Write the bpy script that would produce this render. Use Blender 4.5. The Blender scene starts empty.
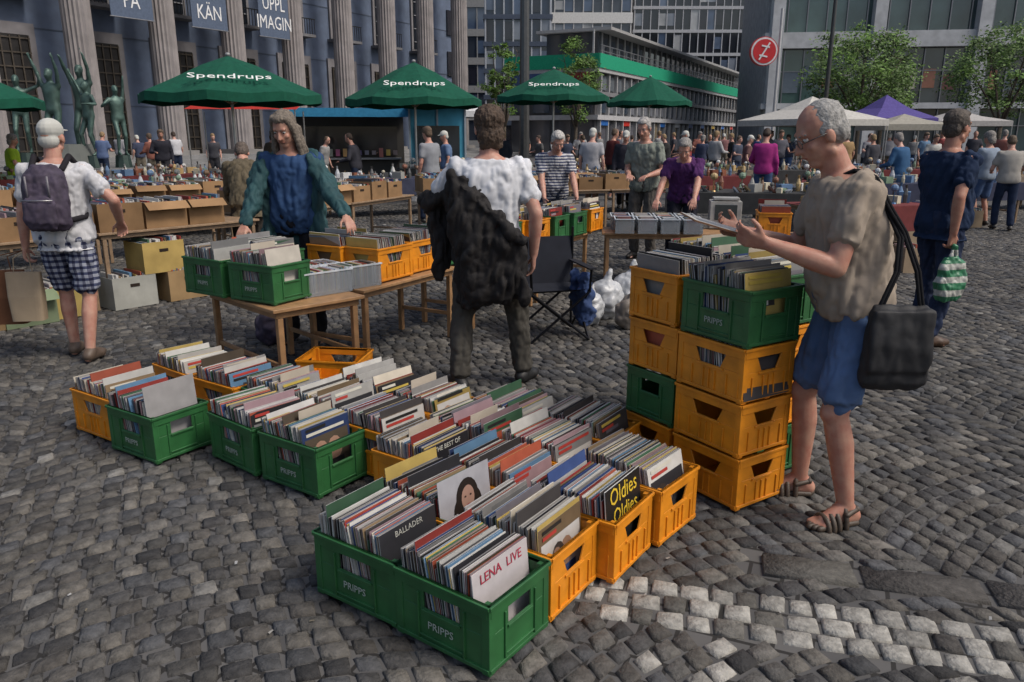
import bpy, math, random
from mathutils import Vector, Matrix
R=random.Random(7)
rad=math.radians
V=Vector
sc=bpy.context.scene
col0=sc.collection

# ---------------------------------------------------------------- materials
MATS={}
def mat(name,color=None,rough=.6,metal=0,ns=8,na=.25,bump=.15,bs=60,bd=.004,pattern=None,sss=0,spec=.5,trans=0,warm=0,big=0):
    if name in MATS: return MATS[name]
    m=bpy.data.materials.new(name); m.use_nodes=True
    nt=m.node_tree; N=nt.nodes; L=nt.links
    b=N['Principled BSDF']
    tc=N.new('ShaderNodeTexCoord')
    if color is None:
        a=N.new('ShaderNodeAttribute'); a.attribute_name='Col'; src=a.outputs['Color']
    else:
        a=N.new('ShaderNodeRGB'); a.outputs[0].default_value=(*color,1); src=a.outputs[0]
    def mix(f,A,B,blend='MIX'):
        x=N.new('ShaderNodeMix'); x.data_type='RGBA'; x.blend_type=blend
        for i,val in ((0,f),(6,A),(7,B)):
            if hasattr(val,'is_output'): L.new(val,x.inputs[i])
            elif i==0: x.inputs[0].default_value=val
            else: x.inputs[i].default_value=(*val,1)
        return x.outputs[2]
    def wave(axis,scale):
        w=N.new('ShaderNodeTexWave'); w.wave_type='BANDS'; w.bands_direction=axis; w.inputs['Scale'].default_value=scale
        w.inputs['Distortion'].default_value=.6; w.inputs['Detail'].default_value=0
        L.new(tc.outputs['Object'],w.inputs['Vector'])
        r=N.new('ShaderNodeValToRGB'); r.color_ramp.interpolation='CONSTANT'; r.color_ramp.elements[1].position=.55
        L.new(w.outputs['Fac'],r.inputs[0]); return r.outputs[0]
    def noi(scale,amt,w_=0):
        n=N.new('ShaderNodeTexNoise'); n.inputs['Scale'].default_value=scale; n.inputs['Detail'].default_value=6
        L.new(tc.outputs['Object'],n.inputs['Vector'])
        r=N.new('ShaderNodeValToRGB'); r.color_ramp.elements[0].position=.3; r.color_ramp.elements[1].position=.7
        r.color_ramp.elements[0].color=(1-amt*(1-w_),1-amt,1-amt,1)
        L.new(n.outputs['Fac'],r.inputs[0]); return r.outputs[0]
    if pattern:
        kind,c2,s=pattern
        if kind=='stripe': src=mix(wave('Z',s),src,c2)
        if kind=='plaid':
            src=mix(wave('Z',s),src,c2); src=mix(wave('X',s),src,(.35,.35,.42),'MULTIPLY')
    src=mix(1.0,src,noi(ns,na,warm),'MULTIPLY')
    if big: src=mix(1.0,src,noi(.8,big),'MULTIPLY')
    L.new(src,b.inputs['Base Color'])
    b.inputs['Roughness'].default_value=rough; b.inputs['Metallic'].default_value=metal
    b.inputs['Specular IOR Level'].default_value=spec
    if sss:
        b.inputs['Subsurface Weight'].default_value=sss; b.inputs['Subsurface Radius'].default_value=(.02,.008,.004); b.inputs['Subsurface Scale'].default_value=.5
    if trans: b.inputs['Transmission Weight'].default_value=trans
    if bump:
        n2=N.new('ShaderNodeTexNoise'); n2.inputs['Scale'].default_value=bs; n2.inputs['Detail'].default_value=4
        L.new(tc.outputs['Object'],n2.inputs['Vector'])
        bp=N.new('ShaderNodeBump'); bp.inputs['Strength'].default_value=bump; bp.inputs['Distance'].default_value=bd
        L.new(n2.outputs['Fac'],bp.inputs['Height']); L.new(bp.outputs[0],b.inputs['Normal'])
    MATS[name]=m; return m
mat('plastic',rough=.45,ns=9,na=.4,bump=.1,bs=90,bd=.001)
mat('paper',rough=.5,ns=14,na=.2,bump=.05,bs=50,bd=.001,spec=.3)
mat('cloth',rough=.9,ns=10,na=.25,bump=.3,bs=200,spec=.2)
mat('cardboard',rough=.85,ns=5,na=.3,bump=.15,bs=60,spec=.2)
mat('stone',rough=.8,ns=1.5,na=.3,bump=.3,bs=20,bd=.01)
mat('sett',rough=.82,ns=30,na=.5,bump=1,bs=80,bd=.007,spec=.25,big=.38)
mat('paint',rough=.5,ns=4,na=.2,bump=.05)
mat('wood',rough=.55,ns=16,na=.35,bump=.15,bs=80)
mat('metal',rough=.35,metal=.85,ns=10,na=.2,bump=0)
mat('bronze',rough=.5,metal=.5,ns=3,na=.4,bump=.2,bs=20)
mat('glass',rough=.08,ns=.4,na=.5,bump=0,spec=.9)
mat('leaf',rough=.6,ns=2,na=.4,bump=0,spec=.3)
mat('bark',rough=.9,ns=10,na=.4,bump=.5)
mat('clear_plastic',rough=.12,ns=8,na=.1,bump=0,trans=.75)

class MB:
    def __init__(s): s.v=[];s.f=[];s.mi=[];s.fc=[];s.mats=[]
    def m(s,name):
        if name not in s.mats: s.mats.append(name)
        return s.mats.index(name)
    def add(s,vs,fs,mt='paint',c=(.5,.5,.5),M=None,cols=None):
        o=len(s.v)
        if M is not None: vs=[M@V(p) for p in vs]
        s.v.extend([tuple(p) for p in vs]); k=s.m(mt)
        for i,f in enumerate(fs):
            s.f.append([q+o for q in f]); s.mi.append(k); s.fc.append(cols[i] if cols else c)
    def box(s,c,d,mt='paint',col=(.5,.5,.5),M=None,rz=0,cols=None):
        x,y,z=d[0]/2,d[1]/2,d[2]/2
        vs=[V((a,b,e)) for a in(-x,x) for b in(-y,y) for e in(-z,z)]
        if rz:
            Q=Matrix.Rotation(rz,3,'Z'); vs=[Q@p for p in vs]
        vs=[p+V(c) for p in vs]
        s.add(vs,[(0,1,3,2),(4,6,7,5),(0,4,5,1),(2,3,7,6),(0,2,6,4),(1,5,7,3)],mt,col,M,cols)
    def prism(s,poly,y0,y1,mt,col,M=None):
        n=len(poly); vs=[V((a,y0,b)) for a,b in poly]+[V((a,y1,b)) for a,b in poly]
        fs=[tuple(range(n)),tuple(reversed(range(n,2*n)))]+[(i,i+n,(i+1)%n+n,(i+1)%n) for i in range(n)]
        s.add(vs,fs,mt,col,M)
    def cap(s,p0,p1,r0,r1,mt='paint',col=(.5,.5,.5),n=12,hr=3,M=None):
        p0=V(p0);p1=V(p1);d=p1-p0
        if d.length<1e-6: d=V((0,0,1e-4)); p1=p0+d
        d.normalize(); a=d.orthogonal().normalized(); b=d.cross(a)
        rings=[]
        for i in range(hr):
            t=-math.pi/2*(1-(i+1)/(hr)) if hr>0 else 0
            rings.append((p0+d*r0*math.sin(t),r0*math.cos(t)))
        for i in range(hr):
            t=math.pi/2*i/hr; rings.append((p1+d*r1*math.sin(t),r1*math.cos(t)))
        vs=[p0-d*r0]
        for c,r in rings:
            for j in range(n):
                g=2*math.pi*j/n; vs.append(c+a*r*math.cos(g)+b*r*math.sin(g))
        vs.append(p1+d*r1); e=len(vs)-1; fs=[]
        for j in range(n): fs.append((0,1+(j+1)%n,1+j)); 
        for i in range(len(rings)-1):
            for j in range(n):
                q=1+i*n; fs.append((q+j,q+(j+1)%n,q+n+(j+1)%n,q+n+j))
        q=1+(len(rings)-1)*n
        for j in range(n): fs.append((q+j,q+(j+1)%n,e))
        s.add(vs,fs,mt,col,M)
    def cyl(s,p0,p1,r0,r1=None,mt='paint',col=(.5,.5,.5),n=10,M=None):
        if r1 is None:r1=r0
        p0=V(p0);p1=V(p1);d=(p1-p0).normalized();a=d.orthogonal().normalized();b=d.cross(a)
        vs=[p0+(a*math.cos(2*math.pi*j/n)+b*math.sin(2*math.pi*j/n))*r0 for j in range(n)]+[p1+(a*math.cos(2*math.pi*j/n)+b*math.sin(2*math.pi*j/n))*r1 for j in range(n)]
        s.add(vs,[tuple(reversed(range(n))),tuple(range(n,2*n))]+[(j,(j+1)%n,(j+1)%n+n,j+n) for j in range(n)],mt,col,M)
    def ell(s,c,r,Q=None,mt='paint',col=(.5,.5,.5),n=14,m=9,M=None):
        vs=[V((0,0,-1))]
        for i in range(1,m):
            t=-math.pi/2+math.pi*i/m
            for j in range(n):
                g=2*math.pi*j/n; vs.append(V((math.cos(t)*math.cos(g),math.cos(t)*math.sin(g),math.sin(t))))
        vs.append(V((0,0,1)))
        vs=[V((p.x*r[0],p.y*r[1],p.z*r[2])) for p in vs]
        if Q is not None: vs=[Q@p for p in vs]
        vs=[p+V(c) for p in vs]; e=len(vs)-1; fs=[(0,1+(j+1)%n,1+j) for j in range(n)]
        for i in range(m-2):
            q=1+i*n
            for j in range(n): fs.append((q+j,q+(j+1)%n,q+n+(j+1)%n,q+n+j))
        q=1+(m-2)*n
        for j in range(n): fs.append((q+j,q+(j+1)%n,e))
        s.add(vs,fs,mt,col,M)
    def loft(s,rings,mt='paint',col=(.5,.5,.5),n=24,ex=.85):
        vs=[];fs=[]
        for c,ax,ay in rings:
            for j in range(n):
                g=2*math.pi*j/n; cx,sx=math.cos(g),math.sin(g)
                cx=math.copysign(abs(cx)**ex,cx); sx=math.copysign(abs(sx)**ex,sx)
                vs.append(V(c)+V(ax)*cx+V(ay)*sx)
        for i in range(len(rings)-1):
            for j in range(n):
                q=i*n; fs.append((q+j,q+(j+1)%n,q+n+(j+1)%n,q+n+j))
        fs.append(tuple(reversed(range(n)))); fs.append(tuple(range((len(rings)-1)*n,len(rings)*n)))
        s.add(vs,fs,mt,col)
    def mesh(s,name,smooth=False):
        me=bpy.data.meshes.new(name); me.from_pydata(s.v,[],s.f)
        for k in s.mats: me.materials.append(k if not isinstance(k,str) else MATS[k])
        me.polygons.foreach_set('material_index',s.mi)
        ca=me.color_attributes.new('Col','FLOAT_COLOR','CORNER')
        buf=[]
        for f,c in zip(s.f,s.fc): buf.extend([c[0],c[1],c[2],1.0]*len(f))
        ca.data.foreach_set('color',buf)
        if smooth: me.polygons.foreach_set('use_smooth',[True]*len(me.polygons))
        me.update(); return me
    def obj(s,name,loc=(0,0,0),rz=0,smooth=False,parent=None,bevel=0):
        o=bpy.data.objects.new(name,s.mesh(name,smooth)); col0.objects.link(o)
        o.location=loc; o.rotation_euler=(0,0,rz)
        if parent: o.parent=parent
        if bevel:
            b=o.modifiers.new('b','BEVEL'); b.width=bevel; b.segments=1; b.limit_method='ANGLE'
        return o
def empty(name,loc=(0,0,0),rz=0,s=1,parent=None):
    e=bpy.data.objects.new(name,None); col0.objects.link(e); e.location=loc; e.rotation_euler=(0,0,rz); e.scale=(s,s,s); e.empty_display_size=.1
    if parent: e.parent=parent
    return e
def text(body,size,loc,rot,color,parent,name='lettering',ext=.001,sx=1):
    c=bpy.data.curves.new(name,'FONT'); c.body=body; c.size=size; c.align_x='CENTER'; c.align_y='CENTER'; c.extrude=ext; c.resolution_u=2
    o=bpy.data.objects.new(name,c); col0.objects.link(o); o.location=loc; o.rotation_euler=rot; o.scale=(sx,1,1); o.parent=parent
    c.materials.append(mat('ink_%.2f_%.2f_%.2f'%color,color=color,na=.1,bump=0)); return o
_cl={}
def tex(scale,hard=False):
    k=(scale,hard)
    if k not in _cl:
        t=bpy.data.textures.new('folds','CLOUDS'); t.noise_scale=scale; t.noise_depth=2 if not hard else 1
        if hard: t.noise_type='HARD_NOISE'
        _cl[k]=t
    return _cl[k]
def soft(o,vox,disp=0,ds=.1,it=3,disp2=0,ds2=.03,guide=None,crease=0,cs=.12):
    r=o.modifiers.new('r','REMESH'); r.mode='VOXEL'; r.voxel_size=vox; r.use_smooth_shade=True
    s=o.modifiers.new('s','SMOOTH'); s.factor=.5; s.iterations=it
    for dd,sss,hd in((disp,ds,False),(disp2,ds2,False),(crease,cs,True)):
        if dd:
            d=o.modifiers.new('d','DISPLACE'); d.texture=tex(sss,hd); d.strength=dd; d.mid_level=.5 if not hd else .3; d.texture_coords='LOCAL'
            if guide and hd: d.texture_coords='OBJECT'; d.texture_coords_object=guide
    return o

# ---------------------------------------------------------------- people
def ik(a,c,l1,l2,hint):
    a=V(a);c=V(c);d=c-a;D=d.length
    if D>(l1+l2)*.995: D=(l1+l2)*.995; d=d.normalized()*D; c=a+d
    u=d.normalized(); x=(l1*l1-l2*l2+D*D)/(2*D); h=math.sqrt(max(0,l1*l1-x*x))
    w=V(hint)-u*V(hint).dot(u); w.normalize()
    return a+u*x+w*h,c
GUIDE=[None]
def person(name,pos,head=0,H=1.75,lean=0,pelvis=(0,0,.94),LW=None,RW=None,LH=None,RH=None,LA=None,RA=None,LF=-.15,RF=.15,hy=0,hp=0,
           top=(.5,.5,.5),toppat=None,sleeve='short',bottom=(.04,.05,.08),botpat=None,bkind='pants',shoe=(.03,.025,.02),hair=(.08,.05,.03),
           hstyle='short',skin=(.46,.27,.2),vox=.022,belly=0,bare=None,curl=.5,wide=1.0,LN=None,RN=None,z=0,glasses=False,shoes=True,extra=None,hem=-.09):
    E=empty(name,(pos[0],pos[1],z),rad(head),H/1.75)
    near=vox<.015; n=16 if near else 9
    G=None;G2=None
    if near:
        G=empty('fold_guide',parent=E); G.scale=(1,1,2.4); G.rotation_euler=(.25,.2,0); G.location=(pos[0]*.37,.2,0)
        G2=empty('strand_guide',parent=E); G2.scale=(1,1,6)
    GUIDE[0]=G
    pel=V(pelvis)
    y=0;zz=0
    P=[(0.,0.)];dt=.02
    for i in range(40):
        a=lean*min(1,max(0,(i*dt+.03)/.3)); y+=math.sin(a)*dt; zz+=math.cos(a)*dt; P.append((y,zz))
    def sp(t):
        if t<=0: return pel+V((0,0,t))
        k=min(39,int(t/dt)); f=t/dt-k; return pel+V((0,P[k][0]*(1-f)+P[k+1][0]*f,P[k][1]*(1-f)+P[k+1][1]*f))
    def ang(t): return lean*min(1,max(0,(t+.03)/.3))
    def fr(t):
        a=ang(t); return V((1,0,0)),V((0,math.cos(a),-math.sin(a))),V((0,math.sin(a),math.cos(a)))
    prof=[(-.10,.12,.09),(-.04,.165,.115),(.04,.16,.112),(.12,.148,.105),(.22,.158,.112),(.33,.175,.12),(.41,.18,.112),(.455,.165,.092),(.49,.11,.072),(.52,.06,.058)]
    def rings(off,t0,t1,bo=0,sh=0):
        out=[]
        ps=[p for p in prof if t0<p[0]<t1]
        def at(t):
            for i in range(len(prof)-1):
                if prof[i][0]<=t<=prof[i+1][0]:
                    f=(t-prof[i][0])/(prof[i+1][0]-prof[i][0]); return (t,prof[i][1]*(1-f)+prof[i+1][1]*f,prof[i][2]*(1-f)+prof[i+1][2]*f)
            return (t,)+((prof[0][1]+.04,prof[0][2]+.025) if t<0 else prof[-1][1:])
        for t,a,b in [at(t0)]+ps+[at(t1)]:
            x,f,u=fr(t); bl=belly*math.exp(-((t-.12)/.14)**2)
            out.append((sp(t)+f*(bl*.5+sh),x*(a*wide+off+bo*max(0,.2-t)),f*(b+off+bl*.5)))
        return out
    xs,fs_,us=fr(.45)
    S={-1:sp(.44)+xs*-.172*wide,1:sp(.44)+xs*.172*wide}
    nk0=sp(.46); xh,fh,uh=fr(.6); hb=sp(.56)+fh*.012; Hc=sp(.60)+uh*.072+fh*.035
    pitch=lean*.55+hp
    Q=(Matrix.Rotation(hy,3,'Z')@Matrix.Rotation(-pitch,3,'X'))
    body=MB(); sk=('skin%.2f%.2f'%(skin[0],skin[1])+('n' if near else '')) if not bare else bare
    if not bare: mat(sk,color=skin,rough=.5,ns=22,na=.36,bump=.3,bs=140,bd=.002,sss=.1 if near else 0,warm=.55,spec=.35)
    K=dict(mt=sk)
    body.loft(rings(0,-.10,.52),mt=sk)
    body.cap(nk0,hb+uh*.03,.062,.055,n=n,**K)
    h=lambda x,y,z:Hc+Q@V((x,y,z))
    body.ell(h(0,-.012,.03),(.075,.093,.093),Q,**K)
    body.ell(h(0,.018,-.028),(.061,.073,.086),Q,**K)
    body.ell(h(0,.05,-.09),(.034,.032,.027),Q,**K)
    body.cap(h(-.045,.0,-.07),h(0,.05,-.095),.024,.022,n=8,**K); body.cap(h(.045,.0,-.07),h(0,.05,-.095),.024,.022,n=8,**K)
    body.cap(h(0,.085,.015),h(0,.108,-.026),.008,.0125,n=8,**K); body.cap(h(-.012,.092,-.03),h(.012,.092,-.03),.009,.009,n=8,**K)
    body.cap(h(-.035,.072,.032),h(.035,.072,.032),.012,.012,n=8,**K)
    for s in(-1,1):
        body.ell(h(s*.077,-.005,-.008),(.011,.02,.032),Q,**K); body.ell(h(s*.038,.06,-.022),(.02,.02,.018),Q,**K)
    body.cap(h(-.016,.084,-.055),h(.016,.084,-.055),.0095,.0095,n=8,**K)
    arms={}
    for s,W,N,HD in((-1,LW,LN,LH),(1,RW,RN,RH)):
        if W is None: W=S[s]+V((s*.07,.06,-.53))
        hd=V(HD[0]) if HD else V((s*.5,-.8,-.5))
        El,Wr=ik(S[s],W,.29,.265,hd); arms[s]=(El,Wr)
        body.ell(S[s],(.06,.062,.06),**K)
        body.cap(S[s],El,.05,.04,n=n,**K)
        mid=El.lerp(Wr,.3); body.cap(El,mid,.04,.042,n=n,**K); body.cap(mid,Wr,.042,.0265,n=n,**K)
        d=(Wr-El).normalized()
        if HD and len(HD)>1: d=V(HD[1]).normalized()
        nn=V(N) if N else (V((0,0,-1)) if abs(d.z)<.75 else V((-s,0,0)))
        nn=(nn-d*nn.dot(d)).normalized(); th=d.cross(nn)*(1 if s>0 else -1)
        cu=curl if not isinstance(curl,(tuple,list)) else (curl[0] if s<0 else curl[1])
        for o in(-.026,0,.024): body.cap(Wr+th*o*.4,Wr+d*.075+th*o,.0185,.0145,n=8,**K)
        for k,(o,l) in enumerate(((.031,.074),(.0105,.083),(-.0105,.077),(-.031,.06))):
            p=Wr+d*.082+th*o; dd=(d+th*o*3).normalized(); c=cu*(.45+.12*k); r=.0095; n3=nn.copy()
            for seg,fl in enumerate((.45,.32,.25)):
                n3=(n3-dd*n3.dot(dd)).normalized()
                d4=(dd*math.cos(c)+n3*math.sin(c)).normalized(); n3=(n3*math.cos(c)-dd*math.sin(c)).normalized(); dd=d4
                q=p+dd*l*fl; body.cap(p,q,r,r-.001,n=8,**K); p=q; r-=.001; c=cu*.8
        p=Wr+d*.03+th*.024; q=p+(th*.75+d*.65+nn*.25).normalized()*.042; body.cap(p,q,.0135,.0105,n=8,**K)
        q2=q+(th*.25+d*.85+nn*(.2+cu*.5)).normalized()*.035; body.cap(q,q2,.0105,.0085,n=8,**K)
    legs={}
    for s,A,F in((-1,LA,LF),(1,RA,RF)):
        hip=pel+V((s*.092,0,-.04)); A=V(A) if A else V((s*.11,-.02,.08))
        fd=V((math.sin(F),math.cos(F),0)); Kn,A2=ik(hip,A,.425,.415,fd+V((0,.3,.05))); legs[s]=(hip,Kn,A2,fd)
        body.cap(hip,Kn,.083,.054,n=n,**K); md=Kn.lerp(A2,.32); body.cap(Kn,md-fd*.008,.05,.054,n=n,**K); body.cap(md-fd*.008,A2,.054,.034,n=n,**K)
        body.ell(Kn+fd*.012,(.048,.05,.05),**K)
        g=V((0,0,A2.z-.08))
        hl=V((A2.x,A2.y,.034))-fd*.04+g; bl=V((A2.x,A2.y,.028))+fd*.1+g
        body.cap(A2,hl,.034,.034,n=n,**K); body.cap(A2,bl,.034,.026,n=n,**K); body.cap(hl,bl,.034,.028,n=n,**K)
        for k in range(5):
            sd=V((fd.y,-fd.x,0)); o=(k-2)*.0145; body.cap(bl+sd*o,bl+sd*o*1.15+fd*(.055-.004*abs(k-2)-(.008*k if s*1>0 else .008*(4-k))*.8)-V((0,0,.012)),.014,.0105,n=6,**K)
    soft(body.obj('body',parent=E),.007 if near else vox,it=2 if near else 1)
    if bare: return E
    fc=MB()
    for s in(-1,1):
        fc.ell(h(s*.031,.0695,.012),(.0125,.0115,.009),Q,'paint',(.6,.57,.53)); fc.ell(h(s*.031,.0785,.011),(.0058,.004,.0058),Q,'glass',(.02,.015,.01))
        fc.cap(h(s*.016,.082,.03),h(s*.048,.069,.032),.0042,.003,'cloth',[c*.7 for c in hair],n=6)
        fc.cap(h(s*.017,.0785,.0205),h(s*.044,.0705,.019),.0035,.003,'cloth',[c*.75 for c in skin],n=6)
    fc.cap(h(-.02,.0885,-.056),h(.02,.0885,-.056),.0042,.0042,'cloth',(skin[0]*.75,skin[1]*.5,skin[2]*.5),n=6)
    if glasses:
        for s in(-1,1):
            for k in range(12):
                a0=2*math.pi*k/12;a1=2*math.pi*(k+1)/12
                fc.cyl(h(s*.033+.023*math.cos(a0),.097,.005+.017*math.sin(a0)),h(s*.033+.023*math.cos(a1),.097,.005+.017*math.sin(a1)),.0018,mt='metal',col=(.1,.1,.1),n=5)
            fc.cyl(h(s*.056,.097,.008),h(s*.082,.0,.008),.002,mt='metal',col=(.1,.1,.1),n=5)
        fc.cyl(h(-.01,.098,.008),h(.01,.098,.008),.0018,mt='metal',col=(.1,.1,.1),n=5)
    fc.obj('face_details',smooth=True,parent=E)
    hm='hair%.2f%.2f'%(hair[0],hair[2]); mat(hm,color=hair,rough=.75,ns=60,na=.6,bump=.9,bs=120,bd=.005)
    hh=MB(); K=dict(mt=hm)
    if hstyle=='bald':
        hh.ell(h(0,-.05,-.005),(.080,.06,.062),Q,**K)
        for s in(-1,1): hh.ell(h(s*.064,-.015,.018),(.017,.042,.036),Q,**K)
        hh.ell(h(0,-.028,.045),(.077,.084,.081),Q,**K)
    elif hstyle=='cap':
        cm='cap_cloth'; mat(cm,color=(.5,.5,.46),rough=.9); hh.ell(h(0,-.012,.05),(.083,.1,.085),Q,mt=cm); hh.ell(h(0,.1,.05),(.062,.07,.008),Q,mt=cm); hh.ell(h(0,-.05,-.02),(.072,.056,.06),Q,**K)
    else:
        hh.ell(h(0,-.027,.05),(.083,.092,.083),Q,**K); hh.ell(h(0,-.05,-.01),(.075,.06,.075),Q,**K)
        hh.ell(h(0,.03,.095),(.055,.045,.03),Q,**K)
        for s in(-1,1): hh.ell(h(s*.068,-.01,.03),(.018,.045,.045),Q,**K)
        if hstyle=='long':
            for s in(-1,1):
                for e in(0,.012,.024):
                    hh.cap(h(s*.05,.03-e,.09),h(s*(.078+e*.3),.012-e,-.02),.024,.02,**K); hh.cap(h(s*(.078+e*.3),.012-e,-.02),h(s*(.098+e),.03-e*1.5,-.17),.02,.02,**K); hh.cap(h(s*(.098+e),.03-e*1.5,-.17),h(s*(.105+e*1.4),.06-e*2,-.30-e),.02,.009,**K)
                hh.cap(h(s*.06,-.05,-.02),h(s*.085,-.06,-.25),.042,.028,**K)
            hh.cap(h(0,-.05,.0),h(0,-.09,-.25),.06,.05,**K)
        if hstyle=='bob':
            hh.ell(h(0,-.03,.045),(.095,.102,.092),Q,**K); hh.ell(h(0,-.055,-.04),(.084,.062,.085),Q,**K); hh.cap(h(-.04,-.055,-.1),h(.04,-.055,-.1),.03,.03,**K)
    hdp={'bob':.016,'long':.007,'bald':.005,'cap':0,'short':.009}[hstyle]
    ho=hh.obj('hair',parent=E); soft(ho,.006 if near else vox*.8,disp=hdp,ds=.02,it=1,guide=G2,crease=(.014 if hstyle in('long','bob') else .005) if near and hstyle!='cap' else 0,cs=.018)
    tm='top_'+name+str(len(MATS)); mat(tm,color=top,rough=.9,ns=7,na=.22,bump=.35,bs=300,bd=.001,pattern=toppat,spec=.15)
    t=MB(); t.loft(rings(.022,hem,.497,bo=.06),mt=tm); K=dict(mt=tm)
    for s in(-1,1):
        El,Wr=arms[s]; t.ell(S[s],(.073,.075,.07),**K)
        if sleeve=='short':
            t.cap(S[s],S[s].lerp(El,.66),.066,.066,n=n,hr=1,**K)
        elif sleeve=='long':
            t.cap(S[s],El,.066,.056,n=n,**K); t.cap(El,El.lerp(Wr,.93),.056,.042,n=n,**K)
    soft(t.obj('shirt',parent=E),.009 if near else vox,disp=.014,ds=.09,it=2,disp2=.005 if near else 0,ds2=.03,guide=G,crease=.034 if near else 0,cs=.075)
    bm='bottom_'+name+str(len(MATS)); mat(bm,color=bottom,rough=.9,ns=9,na=.3,bump=.35,bs=300,bd=.001,pattern=botpat,spec=.15)
    b=MB(); b.loft(rings(.014,-.10,.07),mt=bm); K=dict(mt=bm)
    for s in(-1,1):
        hip,Kn,A2,fd=legs[s]
        if bkind=='pants':
            b.cap(hip,Kn,.098,.073,n=n,**K); b.cap(Kn,A2.lerp(Kn,.06),.073,.066,n=n,hr=1,**K)
        else:
            b.cap(hip,hip.lerp(Kn,.86),.098,.087,n=n,hr=1,**K)
    soft(b.obj('trousers' if bkind=='pants' else 'shorts',parent=E),.009 if near else vox,disp=.014,ds=.08,it=2,disp2=.005 if near else 0,ds2=.03,guide=G,crease=.028 if near else 0,cs=.065)
    sm='shoe%.2f'%shoe[0]; mat(sm,color=shoe,rough=.55)
    so=MB()
    for s in(-1,1):
        hip,Kn,A2,fd=legs[s]; g=A2.z-.08; sd=V((fd.y,-fd.x,0)); base=V((A2.x,A2.y,g))
        if shoes:
            so.cap(A2-V((0,0,.012)),base-fd*.035+V((0,0,.045)),.046,.044,mt=sm,n=n); so.cap(base-fd*.035+V((0,0,.044)),base+fd*.1+V((0,0,.038)),.043,.042,mt=sm,n=n)
            so.cap(A2+fd*.02-V((0,0,.012)),base+fd*.12+V((0,0,.036)),.038,.034,mt=sm,n=n); so.cap(base+fd*.1+sd*.012+V((0,0,.034)),base+fd*.165+V((0,0,.03)),.038,.028,mt=sm,n=n)
        else:
            for o in(-.03,-.015,.0,.015,.03): so.cap(base-fd*(.06-abs(o)*.6)+sd*o*.8+V((0,0,.009)),base+fd*(.165-abs(o)*.8)+sd*o*1.1+V((0,0,.009)),.013,.013,mt=sm,n=n)
            for yy,zz2,w in((.105,.047,.048),(.08,.055,.048),(.055,.063,.047),(.02,.09,.044)):
                for k in range(10):
                    a0=math.pi*k/10;a1=math.pi*(k+1)/10
                    so.cap(base+fd*yy+sd*w*math.cos(a0)+V((0,0,zz2*math.sin(a0))),base+fd*yy+sd*w*math.cos(a1)+V((0,0,zz2*math.sin(a1))),.012,.012,mt=sm,n=6)
            so.cap(A2-fd*.04+sd*.02-V((0,0,.01)),A2-fd*.04-sd*.02-V((0,0,.01)),.014,.014,mt=sm,n=6); 
            for q in(-1,1): so.cap(A2-fd*.04+sd*.02*q-V((0,0,.01)),A2+fd*.02+sd*.04*q-V((0,0,.02)),.012,.012,mt=sm,n=6)
    oo=so.obj('shoes' if shoes else 'sandals',parent=E,smooth=True)
    if shoes: soft(oo,.008 if near else vox,it=2)
    if extra: extra(E,S,arms,legs,sp,h,Q)
    return E

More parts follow.
